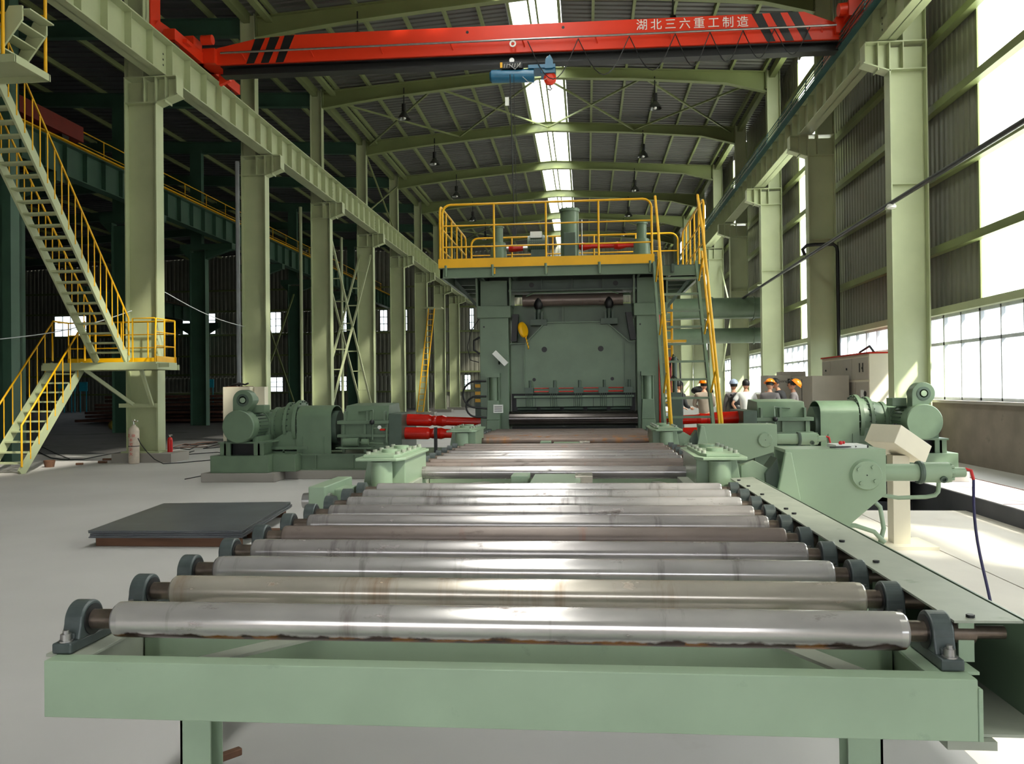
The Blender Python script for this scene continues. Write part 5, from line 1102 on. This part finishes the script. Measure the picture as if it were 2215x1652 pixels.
# gas cylinder
t = thing('gas_cylinder', 'scuffed white acetylene cylinder with red characters before the first left column', 'gas cylinder', (-11.3, 19.15, 0))
gx, gy = at(290, 997, Y=19.0).x, 19.0
B().lathe((gx, gy, 0), (0, 0, 1), [(0, 0), (0, .115), (.02, .125), (.8, .125), (.86, .11), (.9, .07), (.92, .045), (.95, .04), (.95, 0)], 28).obj('body', CYLW, t)
B().cyl((gx, gy, .95), (gx, gy, 1.03), .022, 10).cyl((gx, gy, 1.02), (gx+.1, gy, 1.04), .018, 8).cyl((gx-.03, gy, 1.04), (gx+.03, gy, 1.06), .025, 8).obj('valve', CHR, t)
B().lathe((gx, gy, .42), (0, 0, 1), [(0, .126), (0, .13), (.018, .13), (.018, .126)], 28).obj('strap', BLK, t)
for chx, dx, z in (('乙', -.055, .68), ('炔', .055, .68), ('不', 0, .57), ('可', 0, .47), ('近', 0, .345), ('火', 0, .24)): text_mesh(chx, .085, .002, 'lettering', REDT, t, Matrix.Translation((gx+dx, gy-.127 if abs(dx) < .01 else gy-.117, z)) @ Matrix.Rotation(PI/2, 4, 'X') @ Matrix.Rotation(dx*8, 4, 'Y'))
t = thing('fire_extinguisher', 'small red fire extinguisher standing on the floor right of the first left column', 'fire extinguisher', (-10.25, 19.7, 0))
ex = at(368, 975, Y=19.8).x; ez = .22
B().lathe((ex, 19.8, ez), (0, 0, 1), [(0, 0), (0, .065), (.3, .065), (.36, .045), (.38, .02), (.38, 0)], 24).obj('body', EXTR, t); B().cyl((ex, 19.8, ez+.38), (ex, 19.8, ez+.43), .02, 10).box(ex-.02, ex+.06, 19.78, 19.82, ez+.42, ez+.44).obj('valve', CHR, t)
def cable(label, pts, r=.012, m=RUB, name='floor_cable'):
    P = [at(x, y, Z=.012) for x, y in pts]; o = B().tube(P, r, 6).obj(name, m); tag(o, label, 'cable')
B_ = B(); P = [(gx+.12, gy-.03, .62), (gx+.2, gy-.06, .5), (gx+.38, gy-.1, .3), (gx+.6, gy-.15, .12), (gx+.85, gy-.2, .015), (gx+1.15, gy+.1, .012), (gx+1.6, gy+.9, .012)]
tag(B_.tube(P, .012, 6).obj('gas_hose', RUB), 'dark hose drooping from the white gas cylinder to the floor', 'hose')
cable('thin black cable curving over the floor right of the extinguisher', [(378, 985), (420, 975), (400, 983), (440, 980), (470, 978), (500, 981)])
cable('tangled dark cables on the floor behind the first drive motor', [(375, 968), (410, 972), (430, 963), (395, 962), (450, 958), (490, 955), (440, 970), (500, 965)], .014)
cable('rusty brown hose coil on the floor behind the extinguisher', [(378, 966), (400, 960), (440, 962), (470, 955), (430, 957), (390, 968), (450, 966)], .012, RUST)
cable('black cable snaking along the floor from stairs to column', [(80, 975), (110, 990), (140, 994), (180, 993), (220, 985), (260, 978), (285, 976)], .014)
cable('dark cable arcing over the floor under the upper stair flight', [(90, 965), (120, 980), (150, 992)], .01)
cable('thin straight cable on the floor left of the left motor foundation', [(400, 1036), (450, 1026), (495, 1016)], .01)
for i, (x, y, l, a) in enumerate(((172, 1003, 'small brown wood offcut on the floor right of the stairs', .4), (222, 999, 'larger brown wood offcut left of the gas cylinder', -.1), (232, 993, 'pale brown plank piece behind the larger offcut', .3), (478, 1636, 'brown broken stick on the floor by the front left leg of the roller table', .9))):
    p = at(x, y, Z=.03)
    if i == 3: p = at(472, 1640, Z=.06)
    M = Matrix.Translation(p) @ Matrix.Rotation(a, 4, 'Z'); tag(B().cb((0, 0, 0), (.22 if i else .16, .07 if i < 3 else .035, .05 if i < 3 else .035), M).obj('wood_scrap', WOOD, bevel=.006), l, 'wood scrap', 'wood scraps on the floor')
tag(B().lathe(at(107, 1010, Z=0), (0, 0, 1), [(0, 0), (0, .1), (.16, .13), (.16, .12), (.02, .09), (.02, 0)], 18).obj('bucket', WOOD), 'small brown bucket on the floor right of the stair foot', 'bucket')

# ================================================================ PEOPLE
def skin_mesh(joints, edges, root=0, sub=1):
    me = bpy.data.meshes.new('s'); me.from_pydata([j[:3] for j in joints], edges, [])
    o = bpy.data.objects.new('s', me); col.objects.link(o); bm = bmesh.new(); bm.from_mesh(me); ly = bm.verts.layers.skin.verify(); bm.verts.ensure_lookup_table()
    for i, j in enumerate(joints): r = j[3]; bm.verts[i][ly].radius = (r if not isinstance(r, tuple) else r[0], r if not isinstance(r, tuple) else r[1]); bm.verts[i][ly].use_root = (i == root)
    bm.to_mesh(me); bm.free(); md = o.modifiers.new('k', 'SKIN'); md.use_smooth_shade = True; s = o.modifiers.new('u', 'SUBSURF'); s.levels = sub; s.render_levels = sub
    bpy.context.view_layer.update(); ev = bpy.data.meshes.new_from_object(o.evaluated_get(bpy.context.evaluated_depsgraph_get()))
    vs = [tuple(v.co) for v in ev.vertices]; fs = [tuple(p.vertices) for p in ev.polygons]; bpy.data.objects.remove(o); bpy.data.meshes.remove(me); bpy.data.meshes.remove(ev); return vs, fs
def person(label, loc, face, shirt, trousers, armL='down', armR='down', lean=0.0, sleeves='long', helmet=None, tilt=0.0, H=1.74, extra=None, group='people by the cabinets'):
    t = thing('person', label, 'person', loc, group)
    k = H/1.75; R = Matrix.Rotation(face, 4, 'Z'); L0 = Matrix.Translation(loc) @ R @ Matrix.Scale(k, 4)
    ly = lambda z: lean*max(0, z-.95)
    sp = lambda x, y, z: (x, y+ly(z), z)
    arms = {'down': ((.23, .0, 1.16), (.24, .06, .92)), 'bent': ((.24, .04, 1.17), (.14, .28, 1.12)), 'hip': ((.33, -.06, 1.2), (.2, .06, 1.02)), 'up': ((.25, .16, 1.22), (.12, .3, 1.36))}
    def torso(f):
        return [sp(0, 0, .93)+((.125*f, .10*f),), sp(0, .0, 1.08)+((.12*f, .095*f),), sp(0, 0, 1.28)+((.145*f, .105*f),), sp(0, 0, 1.42)+((.12*f, .085*f),)]
    J = torso(.76); E = [(0, 1), (1, 2), (2, 3)]
    J.append(sp(0, .01, 1.5)+(.055,)); E.append((3, 4)); J.append(sp(0, .02, 1.56)+(.052,)); E.append((4, 5))
    ends = {}
    for s, pose in ((-1, armL), (1, armR)):
        e, w_ = arms[pose]; n = len(J)
        J += [sp(s*.17, 0, 1.40)+(.04,), sp(s*e[0], e[1], e[2])+(.034,), sp(s*w_[0], w_[1], w_[2])+(.026,)]; E += [(3, n), (n, n+1), (n+1, n+2)]
        ends[s] = (V(*J[n+1][:3]), V(*J[n+2][:3]))
    for s in (-1, 1):
        n = len(J); J += [(s*.1, 0, .88, .09), (s*.11, .02, .5, .058), (s*.11, -.02, .1, .038), (s*.12, .12, .045, .035)]; E += [(0, n), (n, n+1), (n+1, n+2), (n+2, n+3)]
    vs, fs = skin_mesh(J, E); b = B(); b.add(vs, fs, True)
    for s in (-1, 1):                                                # hands
        e, w_ = ends[s]; d = (w_-e).normalized(); side = d.cross(V(0, 1, 0) if abs(d.y) < .8 else V(0, 0, 1)).normalized(); nrm = d.cross(side)
        j = [tuple(w_)+(.022,), tuple(w_+d*.045)+((.036, .02),), tuple(w_+d*.08)+((.04, .018),)]; ed = [(0, 1), (1, 2)]
        vs, fs = skin_mesh(j, ed); b.add(vs, fs, True)
        for q, (o_, ln) in enumerate(((-.028, .07), (-.010, .082), (.010, .078), (.027, .06))):
            p0 = w_+d*.08+side*o_; p1 = p0+d*ln*.5+nrm*.008; p2 = p0+d*ln*.95+nrm*.028; b.tube([p0, p1, p2], .0085, 6)
        p0 = w_+d*.03+side*.03*s; b.tube([p0, p0+d*.03+side*.025*s, p0+d*.065+side*.03*s+nrm*.012], .010, 6)
    hc = V(*sp(0, .03, 1.655)); Mh = Matrix.Translation(hc) @ Matrix.Rotation(-tilt, 4, 'X')
    def hadd(bb, c, r, sc, n=18, m=12):
        q = B(); q.sphere((0, 0, 0), r, n, m, sc); bb.add([Mh @ (V(*c)+V(*v)) for v in q.v], q.f, True)
    hadd(b, (0, 0, .012), .1, (.78, .95, 1.08)); hadd(b, (0, .025, -.055), .07, (.82, .95, .85)); hadd(b, (0, .098, -.012), .018, (.7, 1, 1.3), 8, 6)
    for s in (-1, 1): hadd(b, (s*.078, 0, -.01), .024, (.35, .7, 1.2), 8, 6)
    hadd(b, (0, .086, -.058), .02, (1.1, .4, .3), 8, 6)
    bo = b
    bo.v = [tuple(L0 @ V(*v)) for v in bo.v]; body = bo.obj('body', SKIN, t)
    def part(nm, bb, m): bb.v = [tuple(L0 @ V(*v)) for v in bb.v]; return bb.obj(nm, m, t)
    e_ = B(); 
    for s in (-1, 1): hadd(e_, (s*.032, .088, .012), .011, (1.2, .6, .6), 8, 6)
    part('eyes', e_, HAIR)
    hr = B(); q = B(); q.sphere((0, 0, 0), .108, 20, 14, (.82, .96, 1.05))
    keep = [f for f in q.f if sum(q.v[i][2] for i in f)/4 > (.028 if sum(q.v[i][1] for i in f)/4 > .03 else -.055)]
    hr.add([Mh @ (V(0, -.006, .02)+V(*v)) for v in q.v], keep, True); part('hair', hr, HAIR)
    # shirt and trousers
    J = torso(1.15); E = [(0, 1), (1, 2), (2, 3)]; J.append(sp(0, .01, 1.475)+(.066,)); E.append((3, 4))
    for s, pose in ((-1, armL), (1, armR)):
        e, w_ = arms[pose]; n = len(J); J += [sp(s*.17, 0, 1.41)+(.075,), sp(s*e[0], e[1], e[2])+(.052,)]; E += [(3, n), (n, n+1)]
        if sleeves == 'long': J.append(tuple(V(*sp(s*e[0], e[1], e[2])).lerp(V(*sp(s*w_[0], w_[1], w_[2])), .9))+(.038,)); E.append((n+1, n+2))
        else: J[-1] = tuple(V(*sp(s*.17, 0, 1.41)).lerp(V(*sp(s*e[0], e[1], e[2])), .75))+(.058,)
    vs, fs = skin_mesh(J, E); q = B(); q.add(vs, fs, True); part('jacket' if sleeves == 'long' else 't_shirt', q, shirt)
    J = [(0, 0, .96, (.128, .105))]; E = []
    for s in (-1, 1):
        n = len(J); J += [(s*.1, 0, .86, .1), (s*.11, .02, .5, .07), (s*.11, -.02, .12, .052)]; E += [(0, n), (n, n+1), (n+1, n+2)]
    vs, fs = skin_mesh(J, E); q = B(); q.add(vs, fs, True); part('trousers', q, trousers)
    q = B()
    for s in (-1, 1): q.sphere((s*.115, .06, .04), .06, 12, 8, (.8, 2.2, .7))
    part('shoes', q, BLK)
    if helmet:
        q = B(); c = {'on': (0, 0, .045), 'back': (0, -.1, .0)}[helmet]; z = B(); z.sphere((0, 0, 0), .125, 20, 12, (.95, 1.05, .9)); ks = [f for f in z.f if sum(z.v[i][2] for i in f)/4 > -.005]
        Rt = Matrix.Identity(4) if helmet == 'on' else Matrix.Rotation(1.0, 4, 'X')
        q.add([Mh @ (V(*c)+(Rt @ V(*v))) for v in z.v], ks, True); ring = B(); ring.lathe((0, 0, -.005), (0, 0, 1), [(0, .115), (0, .15), (.008, .15), (.008, .115)], 20); q.add([Mh @ (V(*c)+(Rt @ V(*v))) for v in ring.v], ring.f, True)
        part('helmet', q, HELM)
    if extra: extra(t, part, Mh, hadd, ly)
    return t
JB = mat('black_jacket', (30, 30, 34), .8); JG = mat('grey_jacket', (112, 106, 108), .8); JW = mat('white_cotton', (232, 230, 228), .8); JT = mat('beige_coat', (168, 152, 138), .8); TR = mat('dark_trousers', (40, 42, 50), .8)
CAPP = mat('blue_white_print', (170, 184, 214), .7, var=.35, scale=60); 
def backpack(t, part, Mh, hadd, ly):
    q = B(); q.sphere((0, -.17, 1.2), .2, 18, 12, (.85, .62, 1.35)); q.sphere((0, -.26, 1.08), .12, 14, 8, (1, .5, 1)); q.tube([(-.1, -.1, 1.42), (-.11, .04, 1.46), (-.12, .12, 1.3)], .02, 6); q.tube([(.1, -.1, 1.42), (.11, .04, 1.46), (.12, .12, 1.3)], .02, 6); part('backpack', q, BLK)
    q = B(); z = B(); z.sphere((0, 0, 0), .122, 20, 12, (.9, 1.0, 1)); q.add([Mh @ (V(0, 0, .04)+V(*v)) for v in z.v], [f for f in z.f if sum(z.v[i][2] for i in f)/4 > -.01], True); q.add([Mh @ v for v in (V(-.08, .08, .05), V(.08, .08, .05), V(.06, .2, .03), V(-.06, .2, .03))], [(0, 1, 2, 3)]); part('printed_cap', q, CAPP)
def glasses(t, part, Mh, hadd, ly):
    q = B()
    for s in (-1, 1): z = B(); z.lathe((s*.034, .1, .012), (0, 1, 0), [(0, .02), (0, .025), (.004, .025), (.004, .02)], 12); q.add([Mh @ V(*v) for v in z.v], z.f)
    part('glasses', q, BLK)
def px(x, Y): return at(x, 850, Y=Y).x
person('man in a black jacket facing right, seen between the ladder stringers', (px(1464, 19.4), 19.4, .12), -.9, JB, TR, 'bent', 'bent', lean=.06)
person('person in a beige coat and orange helmet behind the right ladder stringer', (px(1523, 19.9), 19.9, .12), -.1, JT, TR, 'bent', 'bent', helmet='on')
person('person with a dark backpack and blue and white printed cap', (px(1588, 20.2), 20.2, .12), .1, JG, TR, 'down', 'down', extra=backpack, H=1.72)
person('man in a white T-shirt seen from behind with bare forearms', (px(1614, 19.6), 19.6, .12), -.1, JW, TR, 'hip', 'bent', sleeves='short', H=1.74)
person('man in a grey jacket from behind, head bowed, orange helmet tipped back', (px(1664, 19.3), 19.3, .12), -.5, JG, TR, 'bent', 'bent', lean=.05, tilt=.3, helmet='on', H=1.72)
person('man in a black jacket leaning left towards the man in grey', (px(1700, 20.0), 20.0, .12), 1.0, JB, TR, 'bent', 'up', lean=.32, tilt=.25, helmet=None, H=1.76)
person('man with glasses facing left, orange helmet hanging behind his head', (px(1719, 19.5), 19.5, .12), 1.25, JG, TR, 'bent', 'bent', lean=.04, tilt=.25, helmet='back', extra=glasses, H=1.72)
